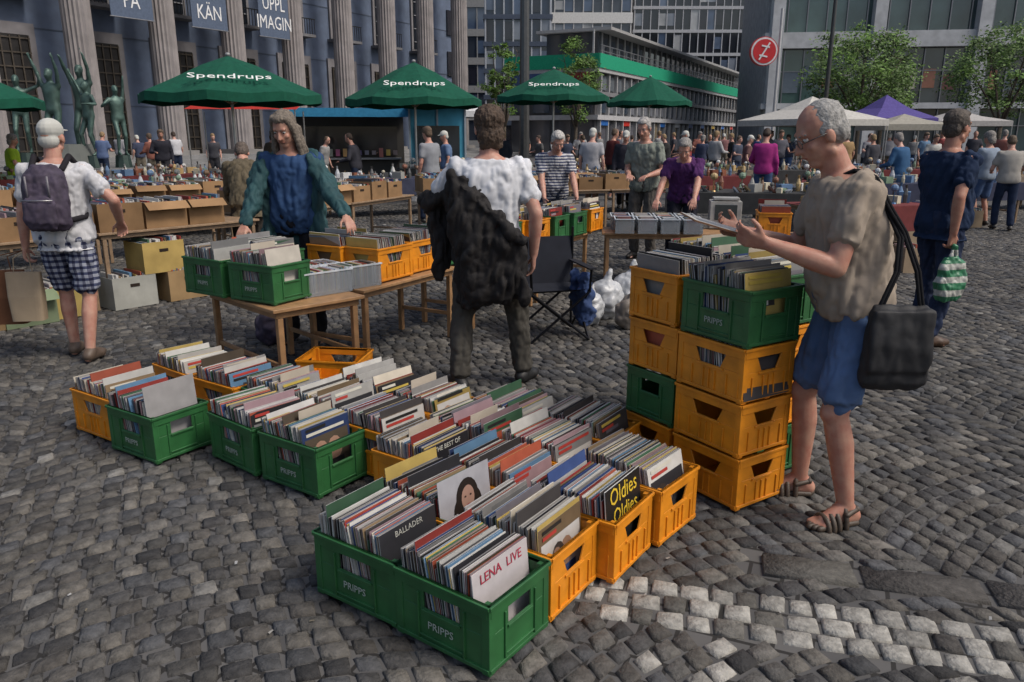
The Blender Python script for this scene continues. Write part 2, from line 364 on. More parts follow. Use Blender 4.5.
# ---------------------------------------------------------------- ground
def ground():
    m=bpy.data.materials.new('ground_mat'); m.use_nodes=True; nt=m.node_tree; N=nt.nodes; L=nt.links; b=N['Principled BSDF']
    tc=N.new('ShaderNodeTexCoord'); mp=N.new('ShaderNodeMapping'); mp.inputs['Rotation'].default_value=(0,0,.4); L.new(tc.outputs['Object'],mp.inputs[0])
    br=N.new('ShaderNodeTexBrick'); br.inputs['Scale'].default_value=1; br.inputs['Brick Width'].default_value=.12; br.inputs['Row Height'].default_value=.105; br.inputs['Mortar Size'].default_value=.008
    br.inputs['Color1'].default_value=(.13,.125,.12,1); br.inputs['Color2'].default_value=(.08,.078,.078,1); br.inputs['Mortar'].default_value=(.022,.02,.018,1); L.new(mp.outputs[0],br.inputs[0])
    n=N.new('ShaderNodeTexNoise'); n.inputs['Scale'].default_value=.6; n.inputs['Detail'].default_value=8; L.new(tc.outputs['Object'],n.inputs[0])
    mx=N.new('ShaderNodeMix'); mx.data_type='RGBA'; mx.blend_type='MULTIPLY'; mx.inputs[0].default_value=.5; L.new(br.outputs[0],mx.inputs[6]); L.new(n.outputs['Fac'],mx.inputs[7])
    L.new(mx.outputs[2],b.inputs['Base Color']); b.inputs['Roughness'].default_value=.85
    g=MB(); g.m('g'); g.mats=[m]; S=500
    g.v=[(-S,-S,0),(S,-S,0),(S,S,0),(-S,S,0)]; g.f=[[0,1,2,3]]; g.mi=[0]; g.fc=[(.1,.1,.1)]
    g.obj('ground',(0,0,-.014))
    s=MB(); s.m('sett'); r=random.Random(3)
    v=s.v;f=s.f;mi=s.mi;fcx=s.fc
    def stone(cs,c,dome=.78):
        mx_=sum(p[0] for p in cs)/4; my=sum(p[1] for p in cs)/4; o=len(v); zt=r.uniform(-.006,.004); tx,ty=r.uniform(-.06,.06),r.uniform(-.06,.06)
        for lev,(k,zz) in enumerate(((1,-.03),(.96,-.009),(dome,0))):
            for a,b_ in cs:
                a2=mx_+(a-mx_)*k;b2=my+(b_-my)*k
                v.append((a2,b2,zz+(zt+(a2-mx_)*tx+(b2-my)*ty if lev else 0)))
        for a in(0,4):
            for e in range(4): f.append([o+a+e,o+a+(e+1)%4,o+a+4+(e+1)%4,o+a+4+e]); mi.append(0); fcx.append(c)
        f.append([o+8,o+9,o+10,o+11]); mi.append(0); fcx.append(c)
    th=rad(24); ct,st=math.cos(th),math.sin(th); w=1.7; rise=.2; hh=.086
    pal=[(.13,.124,.115),(.094,.091,.089),(.15,.141,.128),(.075,.073,.073),(.175,.162,.143),(.115,.106,.096),(.105,.106,.11)]
    dv=V((.97,-.244)).normalized(); nv=V((-dv.y,dv.x)); O=V((.3,2.42))
    for i in range(-18,19):
        for j in range(-230,300):
            cx,cy=i*w,j*hh
            X=cx*ct-cy*st;Y=cx*st+cy*ct
            if Y<.5 or Y>18.5 or abs(X)>.78*Y+2.6: continue
            p=-w/2
            while p<w/2-.02:
                q=p+r.uniform(.068,.108)
                if w/2-q<.05:q=w/2
                F=lambda x:rise*(1-(2*x/w)**2)
                qa=cy+F(p);qb=cy+F(q)
                g_=.0055; jt=lambda:r.uniform(-.006,.006)
                cs=[(p+g_+jt(),qa+g_+jt()),(q-g_+jt(),qb+g_+jt()),(q-g_+jt(),qb+hh-g_+jt()),(p+g_+jt(),qa+hh-g_+jt())]
                cs=[((cx+a)*ct-b*st,(cx+a)*st+b*ct) for a,b in cs]
                wx=sum(a for a,b in cs)/4; wy=sum(b for a,b in cs)/4; p=q
                dd=V((wx,wy))-O; al=dd.dot(dv); dl=dd.dot(nv)
                if -.25<al<3.3 and -.02<dl+.09<.27: continue
                if .55<al<6 and .30<dl<.48: continue
                c=r.choice(pal); k=r.uniform(.7,1.3)
                if r.random()<.012: c=(.27,.26,.24)
                if .2<al<2.5 and -.45<dl<-.09 and r.random()<.2: c=(.42,.40,.36)
                stone(cs,(c[0]*k,c[1]*k,c[2]*k))
    def course(a0,a1,d0,d1,rows,lmin,lmax,pale,dome):
        rh=(d1-d0)/rows
        for k in range(rows):
            a=a0+r.uniform(0,.05)
            while a<a1:
                b=a+r.uniform(lmin,lmax); g=.006; j=lambda:r.uniform(-.005,.005)
                cs=[O+dv*(x+j())+nv*(y+j()) for x,y in((a+g,d0+k*rh+g),(b-g,d0+k*rh+g),(b-g,d0+(k+1)*rh-g),(a+g,d0+(k+1)*rh-g))]
                c=(.54,.52,.47) if r.random()<pale else r.choice(((.14,.13,.12),(.2,.19,.17))); q=r.uniform(.7,1.12)
                stone([(p.x,p.y) for p in cs],(c[0]*q,c[1]*q,c[2]*q),dome); a=b
    course(-.22,3.3,-.105,.18,3,.08,.12,.72,.8)
    course(.57,6,.305,.475,1,.3,.5,0,.95)
    s.obj('cobblestone_paving',smooth=True)
    l=MB(); r=random.Random(44)
    for i in range(70):
        Y=2.2+12*r.random()**1.3; X=r.uniform(-.8,.8)*Y; a=r.uniform(0,6.3); L_=r.uniform(.006,.014); w_=L_*r.uniform(.25,.6)
        c=r.choice(((.3,.29,.27),(.16,.14,.1),(.1,.09,.07),(.36,.36,.35))); z=.004
        pts=[(X+math.cos(a)*L_*p-math.sin(a)*w_*q,Y+math.sin(a)*L_*p+math.cos(a)*w_*q,z+r.uniform(0,.004)) for p,q in((-1,-1),(1,-1),(1,1),(-1,1))]
        l.add(pts,[(0,1,2,3)],'paper',c)
    l.obj('ground_litter')
ground()

# ---------------------------------------------------------------- crates + records
YEL=(.74,.26,.010); GRN=(.026,.125,.038)
CL,CW,CH=.388,.318,.245
def crate_mesh(col,style):
    m=MB(); c=col; d=[x*.85 for x in col]
    m.box((0,0,.008),(CL-.02,CW-.02,.012),'plastic',d)
    for sx in(-1,1):
        for sy in(-1,1):
            m.box((sx*(CL/2-.014),sy*(CW/2-.014),CH/2),(.03,.03,CH-.004),'plastic',c)
    for ax in(0,1):
        Ln,Wd=(CL,CW) if ax==0 else (CW,CL)
        hw=.075 if ax==0 else .06; zb,zt=.135,.2
        dk=.03 if style=='y' else .0
        for s in(-1,1):
            Mx=Matrix.Rotation(rad(90) if ax else 0,4,'Z')
            y0=s*(Wd/2-.002);y1=s*(Wd/2-.009); h2=Ln/2-.02
            m.prism([(-h2,.012),(h2,.012),(h2,zb),(-h2,zb)],y0,y1,'plastic',c,Mx)
            m.prism([(-h2,zb+.0005),(-hw+dk*.5,zb+.0005),(-hw-dk*.5,zt),(-h2,zt)],y0,y1,'plastic',c,Mx)
            m.prism([(hw-dk*.5,zb+.0005),(h2,zb+.0005),(h2,zt),(hw+dk*.5,zt)],y0,y1,'plastic',c,Mx)
            m.box((0,s*(Wd/2-.004),(zt+CH)/2),(Ln-.012,.014,CH-zt),'plastic',c,Mx)
            m.box((0,s*(Wd/2-.001),CH-.006),(Ln+.006,.02,.012),'plastic',c,Mx)
            m.box((0,s*(Wd/2-.001),.018),(Ln-.004,.012,.014),'plastic',c,Mx)
            m.box((0,s*(Wd/2-.0005),zb-.006),(hw*2+.01,.010,.010),'plastic',c,Mx)
            if style=='y':
                k=int(h2/.034)
                for q in range(-k,k+1):
                    if q%2 or abs(q)<2: m.box((q*.034,s*(Wd/2),.07),(.006,.009,.088),'plastic',c,Mx)
            else:
                for q in(-1,1):
                    m.box((q*(hw+.02),s*(Wd/2),.105),(.007,.009,.17),'plastic',c,Mx)
                m.box((0,s*(Wd/2),.04),(hw*2+.03,.009,.006),'plastic',c,Mx)
    me=m.mesh('crate_'+style)
    import bmesh
    bm=bmesh.new(); bm.from_mesh(me); bmesh.ops.bevel(bm,geom=[e for e in bm.edges],offset=.0012,segments=1,affect='EDGES'); bm.to_mesh(me); bm.free()
    return me
CM={'y':crate_mesh(YEL,'y'),'g':crate_mesh(GRN,'g')}
PAL=[(.58,.57,.54),(.62,.61,.57),(.42,.4,.37),(.54,.49,.4),(.28,.27,.26),(.52,.51,.49),(.02,.02,.022),(.03,.03,.035),(.05,.045,.045),(.25,.035,.028),(.38,.09,.05),(.04,.07,.19),(.10,.2,.32),(.24,.17,.10),(.09,.07,.05),(.45,.33,.1),(.06,.14,.08),(.3,.2,.22),(.14,.13,.15),(.2,.2,.2),(.4,.39,.38)]
def cover_art(m,F,r,c):
    def q(y0,z0,y1,z1,o,cc): m.add([F(y0,z0,o),F(y1,z0,o),F(y1,z1,o),F(y0,z1,o)],[(0,1,2,3)],'paper',cc)
    k=r.random(); a=r.choice(PAL); b=r.choice(PAL)
    if k<.55:
        q(-.13,.03,.13,.235,.0008,a)
        for t_ in range(3):
            cy=r.uniform(-.06,.06); rr=r.uniform(.03,.05)
            vs=[F(cy+rr*math.cos(t*.5236),.15+rr*1.3*math.sin(t*.5236),.0012+.0003*t_) for t in range(12)]; m.add(vs,[tuple(range(12))],'paper',r.choice(((.4,.24,.17),(.3,.18,.12),b,(.05,.04,.035))))
        q(-.09,.04,.09,.1,.0022,b)
    elif k<.85:
        for i in range(r.randint(3,6)):
            z=r.uniform(.03,.24); y0=r.uniform(-.13,0); q(y0,z,y0+r.uniform(.05,.13),z+r.uniform(.01,.05),.0008+.0002*i,r.choice(PAL))
    for i in range(2): q(-.12,.248+i*.022,r.uniform(-.04,.12),.262+i*.022,.0026,r.choice(((.6,.58,.5),(.4,.05,.04),(.5,.38,.08),(.02,.02,.02))))
def records(parent,seed,raise_front=0,fill=None,front=None,z0=.014):
    r=random.Random(seed); m=MB()
    a=-CL/2+.03; b=CL/2-.014
    x=a
    if fill is None: fill=r.uniform(.84,1.0)
    end=a+(b-a)*fill; last=False; tilt=rad(r.uniform(3,9)); grp=0; info=None; fine=r.random()<.6
    while not last:
        th=r.choice((.0018,.0022,.0026,.003,.0034,.0042) if fine else (.0022,.0026,.003,.0034,.0042,.006)) 
        if grp<=0:
            grp=r.randint(3,12); target=rad(r.uniform(0,14)); gy=r.uniform(-.005,.005)
        grp-=1; tilt+=(target-tilt)*.35+r.uniform(-.01,.01); tilt=max(-.02,tilt)
        last=x+th*1.1+.008>=end
        if last: tilt=max(.08,tilt)
        hz=.296+r.uniform(-.003,.002)-(0.0 if r.random()>.08 else r.uniform(.01,.05)); up=z0+abs(r.gauss(0,.005)) + (raise_front if last else 0)
        if r.random()<.04: up+=r.uniform(.015,.05)
        yo=gy+r.uniform(-.005,.005); W=.286
        c=r.choice(PAL); k=r.uniform(.6,1.15); c=tuple(min(.7,q*k) for q in c)
        g=r.uniform(.2,.66); e=tuple(q*.3+.7*g*w_ for q,w_ in zip(c,(1,.98,.94))) if r.random()<.7 else c
        if last and front: c=front
        cs,sn=math.cos(tilt),math.sin(tilt)
        bx=x+.15*sn
        vs=[]
        rot=r.uniform(-.012,.012)
        for xx in(0,th):
            for yy in(-W/2+yo,W/2+yo):
                for zz in(0,hz): vs.append((bx+xx*cs-zz*sn+yy*rot*.6,yy,up+zz*cs+xx*sn+yy*rot))
        m.add(vs,[(0,1,3,2),(4,6,7,5),(0,4,5,1),(2,3,7,6),(0,2,6,4),(1,5,7,3)],'paper',c,None,[c,c,e,e,c,e])
        if last:
            F=lambda y,z,o,bx=bx,th=th,cs=cs,sn=sn,up=up,yo=yo,rot=rot:(bx+(th+o)*cs-z*sn+y*rot*.6,y+yo,up+z*cs+(th+o)*sn+y*rot)
            if not front: cover_art(m,F,r,c)
            info=(F,tilt)
        x+=th*1.1+r.choice((.0002,.0004,.0008,.0012,.002,.005) if fine else (.0003,.001,.0015,.003,.006))
    if r.random()<.4:
        xx=r.uniform(a+.03,end-.05); m.box((xx,r.uniform(-.04,.04),z0+.19),(.002,.2,.3),'cardboard',(.5,.44,.36))
    m.obj('vinyl_records',parent=parent); return info
def crate(x,y,rz,style,seed,z=0,rec=True,name='record_crate',lab=True,**kw):
    o=bpy.data.objects.new(name,CM[style]); col0.objects.link(o); o.location=(x,y,z+.002); o.rotation_euler=(0,0,rad(rz)); inf=None
    if style=='g' and lab:
        text('PRIPPS',.038,(0,-CW/2-.004,.085),(rad(90),0,0),(.35,.4,.35),o,'label',.0004)
    if rec: inf=records(o,seed,**kw)
    return o,inf
U=V((-.806,.592)); W_=V((.592,.806)); A0=-36.3
def gc(u,v,style,seed,da=0,**kw):
    u=1.235+(u-1.235)*.975; v=1.567+(v-1.567)*.965
    p=U*(u+.194)+W_*(v+.159); return crate(p.x,p.y,A0+da,style,seed,**kw)
def ctext(body,size,o,inf,y,z,color,sx=1): text(body,size,inf[0](y,z,.002),(rad(90)-inf[1],0,rad(90)),color,o,'title',.0006,sx)
o1,i1=gc(1.235,1.567,'g',11,front=(.5,.46,.47),fill=.86)
ctext('LENA  LIVE',.045,o1,i1,0,.262,(.35,.03,.06))
o2,i2=gc(1.645,1.567,'g',12,2,front=(.03,.03,.035),fill=.86); ctext('BALLADER',.03,o2,i2,0,.27,(.4,.4,.36))
gc(1.243,1.91,'y',13,2,fill=.9)
o6,i6=gc(1.66,1.90,'y',16,-2,raise_front=.07,front=(.36,.36,.39),fill=.88)
pm=MB()
def disc(cy,cz,ry,rz,o,c,n=18): pm.add([i6[0](cy+ry*math.cos(2*math.pi*t/n),cz+rz*math.sin(2*math.pi*t/n),o) for t in range(n)],[tuple(range(n))],'paper',c)
disc(.01,.19,.062,.075,.001,(.02,.015,.013)); disc(-.03,.14,.04,.06,.0013,(.02,.015,.013)); disc(.055,.14,.035,.07,.0013,(.02,.015,.013)); disc(.012,.185,.036,.05,.002,(.36,.22,.17)); disc(.012,.12,.02,.03,.0018,(.34,.2,.15)); disc(.01,.08,.085,.045,.0015,(.42,.41,.4))
disc(-.003,.193,.006,.004,.0026,(.02,.01,.01),8); disc(.027,.193,.006,.004,.0026,(.02,.01,.01),8); disc(.012,.157,.012,.004,.0026,(.35,.06,.06),8)
pm.obj('cover_portrait',parent=o6)
o4,i4=gc(1.182,2.25,'y',14,2,raise_front=.04,front=(.012,.012,.012),fill=.93)
ctext('Oldies',.095,o4,i4,0,.25,(.65,.45,.03),.9); ctext('Oldies',.085,o4,i4,.01,.17,(.65,.45,.03),.9)
gc(1.15,2.62,'y',15,-3,fill=.9)
gc(1.60,2.24,'y',17,0); gc(1.585,2.60,'y',18,-2)
o9,i9=gc(2.02,2.225,'y',19,1,front=(.02,.02,.025),fill=.85); ctext('THE BEST OF',.03,o9,i9,0,.27,(.5,.5,.45)); gc(2.0,2.565,'y',20,-1,raise_front=.03)
gc(2.44,2.38,'y',21,0); gc(2.63,2.055,'g',22,2,fill=.8); gc(3.06,2.05,'g',23,-3)
gc(3.61,1.81,'g',24,4,raise_front=.07,front=(.3,.29,.29),fill=.9); gc(4.05,1.83,'y',25,3)
gc(3.70,2.36,'y',26,2); gc(4.13,2.36,'y',27,-2)
gc(2.42,2.73,'y',28,1,raise_front=.03); gc(2.84,2.735,'y',29,-1); gc(2.86,2.40,'g',30,1,raise_front=.04); gc(3.28,2.42,'g',31,2)
gc(1.59,2.94,'y',33,2); gc(1.99,2.88,'y',34,0)
crate(-1.13,4.72,-8,'y',40,rec=False,name='empty_crate')
U2=V((-.545,.839));W2=V((.839,.545)); B=V((.98,3.06))
def stack(u,v,ang,styles,seed,rec_lev):
    c=B+U2*u+W2*v
    for k,s in enumerate(styles):
        crate(c.x+R.uniform(-.006,.006),c.y+R.uniform(-.006,.006),ang+R.uniform(-1.5,1.5),s,seed+k,z=k*(CH+.001),rec=k>=rec_lev)
stack(.2,.1625,-57,'yyyg',50,2)
stack(.59,.21,33,'ygyy',60,2)
stack(.36,.49,-57,'gyyg',70,2)
stack(.82,.66,-57,'ygyg',65,3)

# ---------------------------------------------------------------- tables
def table(x,y,rz,l,w,h=.58,name='folding_table',col=(.36,.2,.09),cloth=None):
    m=MB(); m.box((0,0,h-.012),(l,w,.022),'wood',col); 
    m.box((0,0,h-.045),(l-.06,w-.06,.04),'wood',[q*.8 for q in col])
    for a in(-1,1):
        for b in(-1,1): m.box((a*(l/2-.06),b*(w/2-.05),(h-.065)/2),(.038,.038,h-.067),'wood',[q*.9 for q in col])
        m.box((a*(l/2-.06),0,.2),(.02,w-.14,.03),'wood',col)
    if cloth:
        m.box((0,0,h+.003),(l+.02,w+.02,.006),'cloth',cloth)
        m.box((0,-w/2-.012,h-.16),(l+.02,.006,.32),'cloth',cloth)
    return m.obj(name,(x,y,0),rad(rz),bevel=.003)
table(-1.55,5.09,45,.66,.98)
table(-.98,5.78,60,1.15,.6)
table(-.30,6.95,60,1.15,.6); table(.30,8.05,60,1.25,.6)
table(1.75,8.55,-5,1.5,.6); table(3.1,8.1,-12,1.2,.6)
Zt=.582
crate(-1.93,5.08,-33,'g',80,z=Zt); crate(-1.55,4.86,-30,'g',81,z=Zt,raise_front=.03,front=(.5,.46,.4))
crate(-1.72,5.38,-33,'g',82,z=Zt)
crate(-.98,5.6,60,'y',83,z=Zt); crate(-.80,5.98,60,'y',84,z=Zt); crate(-.55,6.35,60,'g',85,z=Zt)
crate(-1.27,5.72,60,'y',86,z=Zt)
for i,(a,s) in enumerate(((0,'y'),(.43,'g'),(.86,'g'),(1.29,'y'))): crate(.10+a*.5+.02,7.50+a*.866-.05,60-90,s,90+i,z=Zt)
for i in range(3): crate(-.33+i*.17,6.75+i*.35,-30,'yg'[i%2],97+i,z=Zt)
def bin_(x,y,rz,seed,z=Zt):
    m=MB(); c=(.62,.66,.7)
    for s in(-1,1):
        m.box((0,s*.1,.075),(.36,.004,.15),'clear_plastic',c); m.box((s*.182,0,.075),(.004,.196,.15),'clear_plastic',c)
        m.box((0,s*.102,.152),(.38,.012,.01),'plastic',c); m.box((s*.186,0,.152),(.012,.19,.009),'plastic',c)
    r=random.Random(seed)
    x0=-.17
    while x0<.16:
        t=r.choice((.008,.011)); cc=r.choice(PAL); m.box((x0+t/2,0,.08+r.uniform(0,.012)),(t*.9,.14,.14),'paper',cc); x0+=t
    m.obj('cd_bin',(x,y,z),rad(rz))
bin_(-1.28,5.06,45,1); bin_(-1.12,5.28,45,2); bin_(-1.42,5.3,45,3)
for i in range(4): bin_(1.22+i*.24,8.42-i*.02,85,10+i); 
for i in range(4): bin_(1.22+i*.24,8.75-i*.02,85,20+i)
for i in range(3): crate(2.75+i*.4,8.15-i*.09,78,'g' if i==1 else 'y',120+i,z=Zt)

CBR=(.30,.18,.09)
def carton(m,x,y,z,rz,l,w,h,r,col=CBR):
    M=Matrix.Translation((x,y,z))@Matrix.Rotation(rz,4,'Z'); k=r.uniform(.7,1.2); c=[q*k for q in col]
    m.box((0,0,.006),(l-.01,w-.01,.008),'cardboard',c,M)
    for s in(-1,1):
        m.box((0,s*(w/2),h/2),(l,.005,h),'cardboard',c,M); m.box((s*(l/2-.003),0,h/2-.002),(.005,w-.006,h),'cardboard',c,M)
    m.box((0,-w/2-.004,h*.72),(.09,.003,.03),'cardboard',(.03,.02,.015),M)
    if r.random()<.35:
        m.add([(-l/2,-w/2-.003,h),(l/2,-w/2-.003,h),(l/2,-w/2-.09,h*.72),(-l/2,-w/2-.09,h*.72)],[(0,1,2,3)],'cardboard',[q*1.1 for q in c],M)
    a=-l/2+.02
    while a<l/2-.02:
        t=r.uniform(.006,.03); m.box((a+t/2,0,h*.55+r.uniform(-.02,.03)),(t*.9,w*.9,h*.98),'paper',r.choice(PAL),M); a+=t
def box_row(p0,p1,seed,h=.72,depth=.8,two=True):
    p0=V(p0);p1=V(p1);d=p1-p0;L=d.length;d.normalize();a=math.atan2(d.y,d.x); nrm=V((-d.y,d.x)); r=random.Random(seed)
    k=max(1,int(L/1.6))
    for i in range(k):
        q=p0+d*L*(i+.5)/k+nrm*depth/2; table(q.x,q.y,math.degrees(a),L/k-.02,depth,h,name='market_table',col=(.3,.2,.12))
    m=MB(); s=.22
    while s<L-.2:
        for row in range(2 if two else 1):
            q=p0+d*s+nrm*(.2+row*.38); carton(m,q.x,q.y,h,a+r.uniform(-.07,.07),r.uniform(.34,.43),.34,r.uniform(.2,.27),r)
        s+=.44
    m.obj('cardboard_boxes')
box_row((-4.9,5.75),(-2.75,8.45),1)
box_row((-2.8,8.9),(-1.5,12.0),2); box_row((-1.4,12.2),(3.2,13.6),3)
box_row((-6.5,8.6),(-3.9,11.0),4)
r=random.Random(9); m=MB()
for x,y,z,c in((-3.75,7.35,0,(.4,.4,.36)),(-3.55,7.6,.3,(.42,.3,.1)),(-3.35,7.9,0,(.38,.36,.33)),(-4.15,6.9,0,(.4,.3,.1)),(-3.4,7.75,.0,(.3,.2,.1)),(-4.3,6.6,0,(.2,.25,.15)),(-4.55,6.3,0,(.3,.2,.1)),(-3.15,8.2,0,(.35,.25,.14))):
    carton(m,x,y,z,rad(52),.42,.36,.3,r,c)
m.obj('boxes_under_table')
def bric(p0,p1,seed,h=.74,depth=.9,cloth=None,dens=1.0):
    p0=V(p0);p1=V(p1);d=p1-p0;L=d.length;d.normalize();a=math.atan2(d.y,d.x);nrm=V((-d.y,d.x)); r=random.Random(seed)
    k=max(1,int(L/1.8))
    for i in range(k):
        q=p0+d*L*(i+.5)/k+nrm*depth/2; table(q.x,q.y,math.degrees(a),L/k-.02,depth,h,name='market_table',col=(.3,.2,.12),cloth=cloth or r.choice(((.3,.28,.26),(.05,.055,.09),(.16,.04,.04),(.25,.2,.15),(.05,.05,.05))))
    m=MB(); P2=[(.6,.6,.58),(.5,.52,.55),(.1,.1,.1),(.45,.32,.15),(.25,.1,.06),(.12,.2,.33),(.55,.5,.38),(.18,.26,.18),(.3,.3,.28),(.2,.12,.07)]
    for i in range(int(L*26*dens)):
        q=p0+d*r.uniform(.05,L-.05)+nrm*r.uniform(.05,depth-.05); z=h+.008; t=r.random(); c=r.choice(P2); s=r.uniform(.6,1.4)
        if t<.3:
            m.cyl((q.x,q.y,z),(q.x,q.y,z+.09*s),.03*s,.035*s,'plastic',c,8); m.cyl((q.x,q.y,z+.09*s),(q.x,q.y,z+.16*s),.035*s,.012*s,'plastic',c,8); m.cyl((q.x,q.y,z+.16*s),(q.x,q.y,z+.2*s),.012*s,.016*s,'metal',c,8)
        elif t<.5: m.cyl((q.x,q.y,z),(q.x,q.y,z+.05*s),.03*s,.06*s,'plastic',c,10)
        elif t<.62:
            m.cyl((q.x,q.y,z),(q.x,q.y,z+.02),.04,.03,'metal',c,8); m.cyl((q.x,q.y,z+.02),(q.x,q.y,z+.14*s),.008,.008,'metal',c,6); m.ell((q.x,q.y,z+.17*s),(.045*s,.045*s,.04*s),None,'plastic',c,8,6)
        elif t<.75: m.cyl((q.x,q.y,z),(q.x+.02,q.y,z+.015),.09*s,.1*s,'plastic',c,12)
        else: m.box((q.x,q.y,z+.05*s),(.16*s,.1*s,.1*s),'cardboard',c,rz=r.uniform(0,3))
    m.obj('bric_a_brac')
bric((-8.5,9.5),(-4.0,13.5),1,dens=1.3); bric((-7,12.5),(-3.2,15.5),2,dens=1.3); bric((-3.2,15.4),(.5,17.2),3); bric((.2,16),(5.2,17.0),4); bric((-12,14),(-6.5,18.5),5)
bric((2.4,12.2),(5.4,11.6),6,dens=.8); bric((3.8,9.4),(5.4,9.9),7); bric((6.4,14.2),(9.6,14.6),8); bric((4.5,19.5),(14,20.5),9); bric((-3,20.5),(4,21.5),10); bric((9.5,16.8),(14.5,17.6),11)
bric((5.6,12.6),(6.9,16),12)
r=random.Random(19); m=MB()
for x,y,z in((6.0,11.6,0),(6.4,11.7,0),(6.2,11.65,.31),(3.6,10.3,0),(7.6,13.9,0),(8.2,14,0),(4.9,9.3,0),(2.6,10.2,0),(5.2,12.1,0)): carton(m,x,y,z,r.uniform(-.2,.2),.42,.36,.3,r,(.36,.27,.18))
m.obj('cardboard_boxes')
m=MB(); m.box((0,0,.16),(.34,.3,.3),'plastic',(.42,.41,.38)); m.box((0,-.152,.19),(.24,.01,.17),'glass',(.05,.06,.06)); m.box((0,-.05,.335),(.28,.2,.03),'plastic',(.38,.38,.36)); m.box((.0,-.155,.06),(.2,.008,.03),'plastic',(.2,.2,.2))
m.obj('old_monitor',(2.4,8.75,Zt),rad(-10),bevel=.008)

# ---------------------------------------------------------------- umbrellas / tents
def umbrella(x,y,rad_,ze,zt,rot=0,txt=True,col=(.008,.08,.048)):
    E=empty('market_umbrella',(x,y,0),rot); m=MB(); n=8; dh=zt-ze
    prof=[(0.02,zt),(.3,ze+dh*.76),(.62,ze+dh*.4),(1,ze)]
    vs=[];
    for k,(f,z) in enumerate(prof):
        for j in range(n*4):
            g=2*math.pi*j/(n*4); fold=(abs((j%4)-2)/2)
            rr=rad_*f*(1-.05*(1-fold)*f); vs.append((rr*math.cos(g),rr*math.sin(g),z-.05*(1-fold)*f))
    N_=n*4; fs=[]
    for k in range(len(prof)-1):
        for j in range(N_): fs.append((k*N_+j,k*N_+(j+1)%N_,(k+1)*N_+(j+1)%N_,(k+1)*N_+j))
    b=len(vs)
    for j in range(N_):
        g=2*math.pi*j/N_; fold=abs((j%4)-2)/2; rr=rad_*(1.003-.05*(1-fold)); vs.append((rr*math.cos(g),rr*math.sin(g),ze-.16-.05*(1-fold)))
    k=len(prof)-1
    for j in range(N_): fs.append((k*N_+j,k*N_+(j+1)%N_,b+(j+1)%N_,b+j))
    m.add(vs,fs,'cloth',col)
    m.cyl((0,0,0),(0,0,zt+.02),.028,.028,'metal',(.5,.5,.5)); m.ell((0,0,zt+.03),(.05,.05,.04),None,'plastic',(.3,.3,.3))
    for j in range(n):
        g=2*math.pi*j/n; m.cyl((0,0,zt-.08),(rad_*.98*math.cos(g),rad_*.98*math.sin(g),ze-.02),.01,.008,'wood',(.3,.2,.1),6)
        m.cyl((0,0,ze-.2),(rad_*.5*math.cos(g),rad_*.5*math.sin(g),ze+dh*.48),.008,.008,'wood',(.3,.2,.1),6)
    m.cyl((0,0,0),(0,0,.1),.28,.24,'stone',(.3,.3,.3),16)
    m.obj('canopy_and_pole',parent=E)
    if txt:
        g=math.atan2(-y,-x)-rot
        sl=math.atan2(dh*.4,rad_*.38)
        f=.72; px,py=rad_*f*math.cos(g),rad_*f*math.sin(g)
        t=text('Spendrups',rad_*.2,(px,py,ze+dh*.32+.03),(0,0,0),(.75,.75,.72),E,'umbrella_print',.002)
        t.rotation_euler=(Matrix.Rotation(g+math.pi/2,3,'Z')@Matrix.Rotation(sl,3,'X')).to_euler()
umbrella(-5.4,15.5,1.70,2.36,3.05,.1); umbrella(-2.38,19.7,1.68,2.45,3.3,.3); umbrella(1.22,23.6,1.68,2.7,3.45,.2); umbrella(5.3,31,1.65,2.85,3.75,txt=False)
umbrella(-10.4,14.5,1.75,2.25,3.0,txt=False)
def tent(name,x,y,hw,ze,zt,col,rot=0):
    E=empty(name,(x,y,0),rot); m=MB()
    vs=[(-hw,-hw,ze),(hw,-hw,ze),(hw,hw,ze),(-hw,hw,ze),(0,0,zt)]
    mid=[((vs[i][0])*.45,(vs[i][1])*.45,ze+(zt-ze)*.42) for i in range(4)]
    vs+=mid+[(a*1.002,b*1.002,ze-.22) for a,b,_ in vs[:4]]
    fs=[]
    for i in range(4):
        j=(i+1)%4; fs+= [(i,j,5+j,5+i),(5+i,5+j,4),(9+i,9+j,j,i)]
    m.add(vs,fs,'cloth',col)
    for a in(-1,1):
        for b in(-1,1): m.cyl((a*hw*.99,b*hw*.99,0),(a*hw*.99,b*hw*.99,ze),.02,.02,'metal',(.5,.5,.5),6)
    m.obj('canopy_and_poles',parent=E)
tent('market_tent',11.2,30,1.9,2.15,3.0,(.5,.48,.44),.3); tent('market_tent',16.3,35,1.5,2.3,3.3,(.09,.07,.24),.2)
tent('market_tent',15.2,31,1.3,2.0,2.4,(.33,.31,.26),0); tent('market_tent',-2.2,32,1.4,2.5,3.3,(.6,.6,.6),.2)
tent('market_tent',20,36,1.6,2.2,2.7,(.4,.38,.36),0)
m=MB(); m.box((0,0,1.15),(1.5,1.2,2.3),'paint',(.06,.32,.48)); m.box((0,-.65,1.4),(1.2,.06,.9),'glass',(.03,.04,.05)); m.box((0,-.1,2.36),(1.8,1.7,.1),'paint',(.05,.28,.45)); m.box((0,-.72,.92),(1.4,.25,.05),'paint',(.4,.4,.4))
for q in(-.76,0,.76): m.box((q,-.62,1.15),(.05,.05,2.28),'paint',(.3,.35,.4))
m.obj('market_kiosk',(-2.1,22.5,0),rad(5))
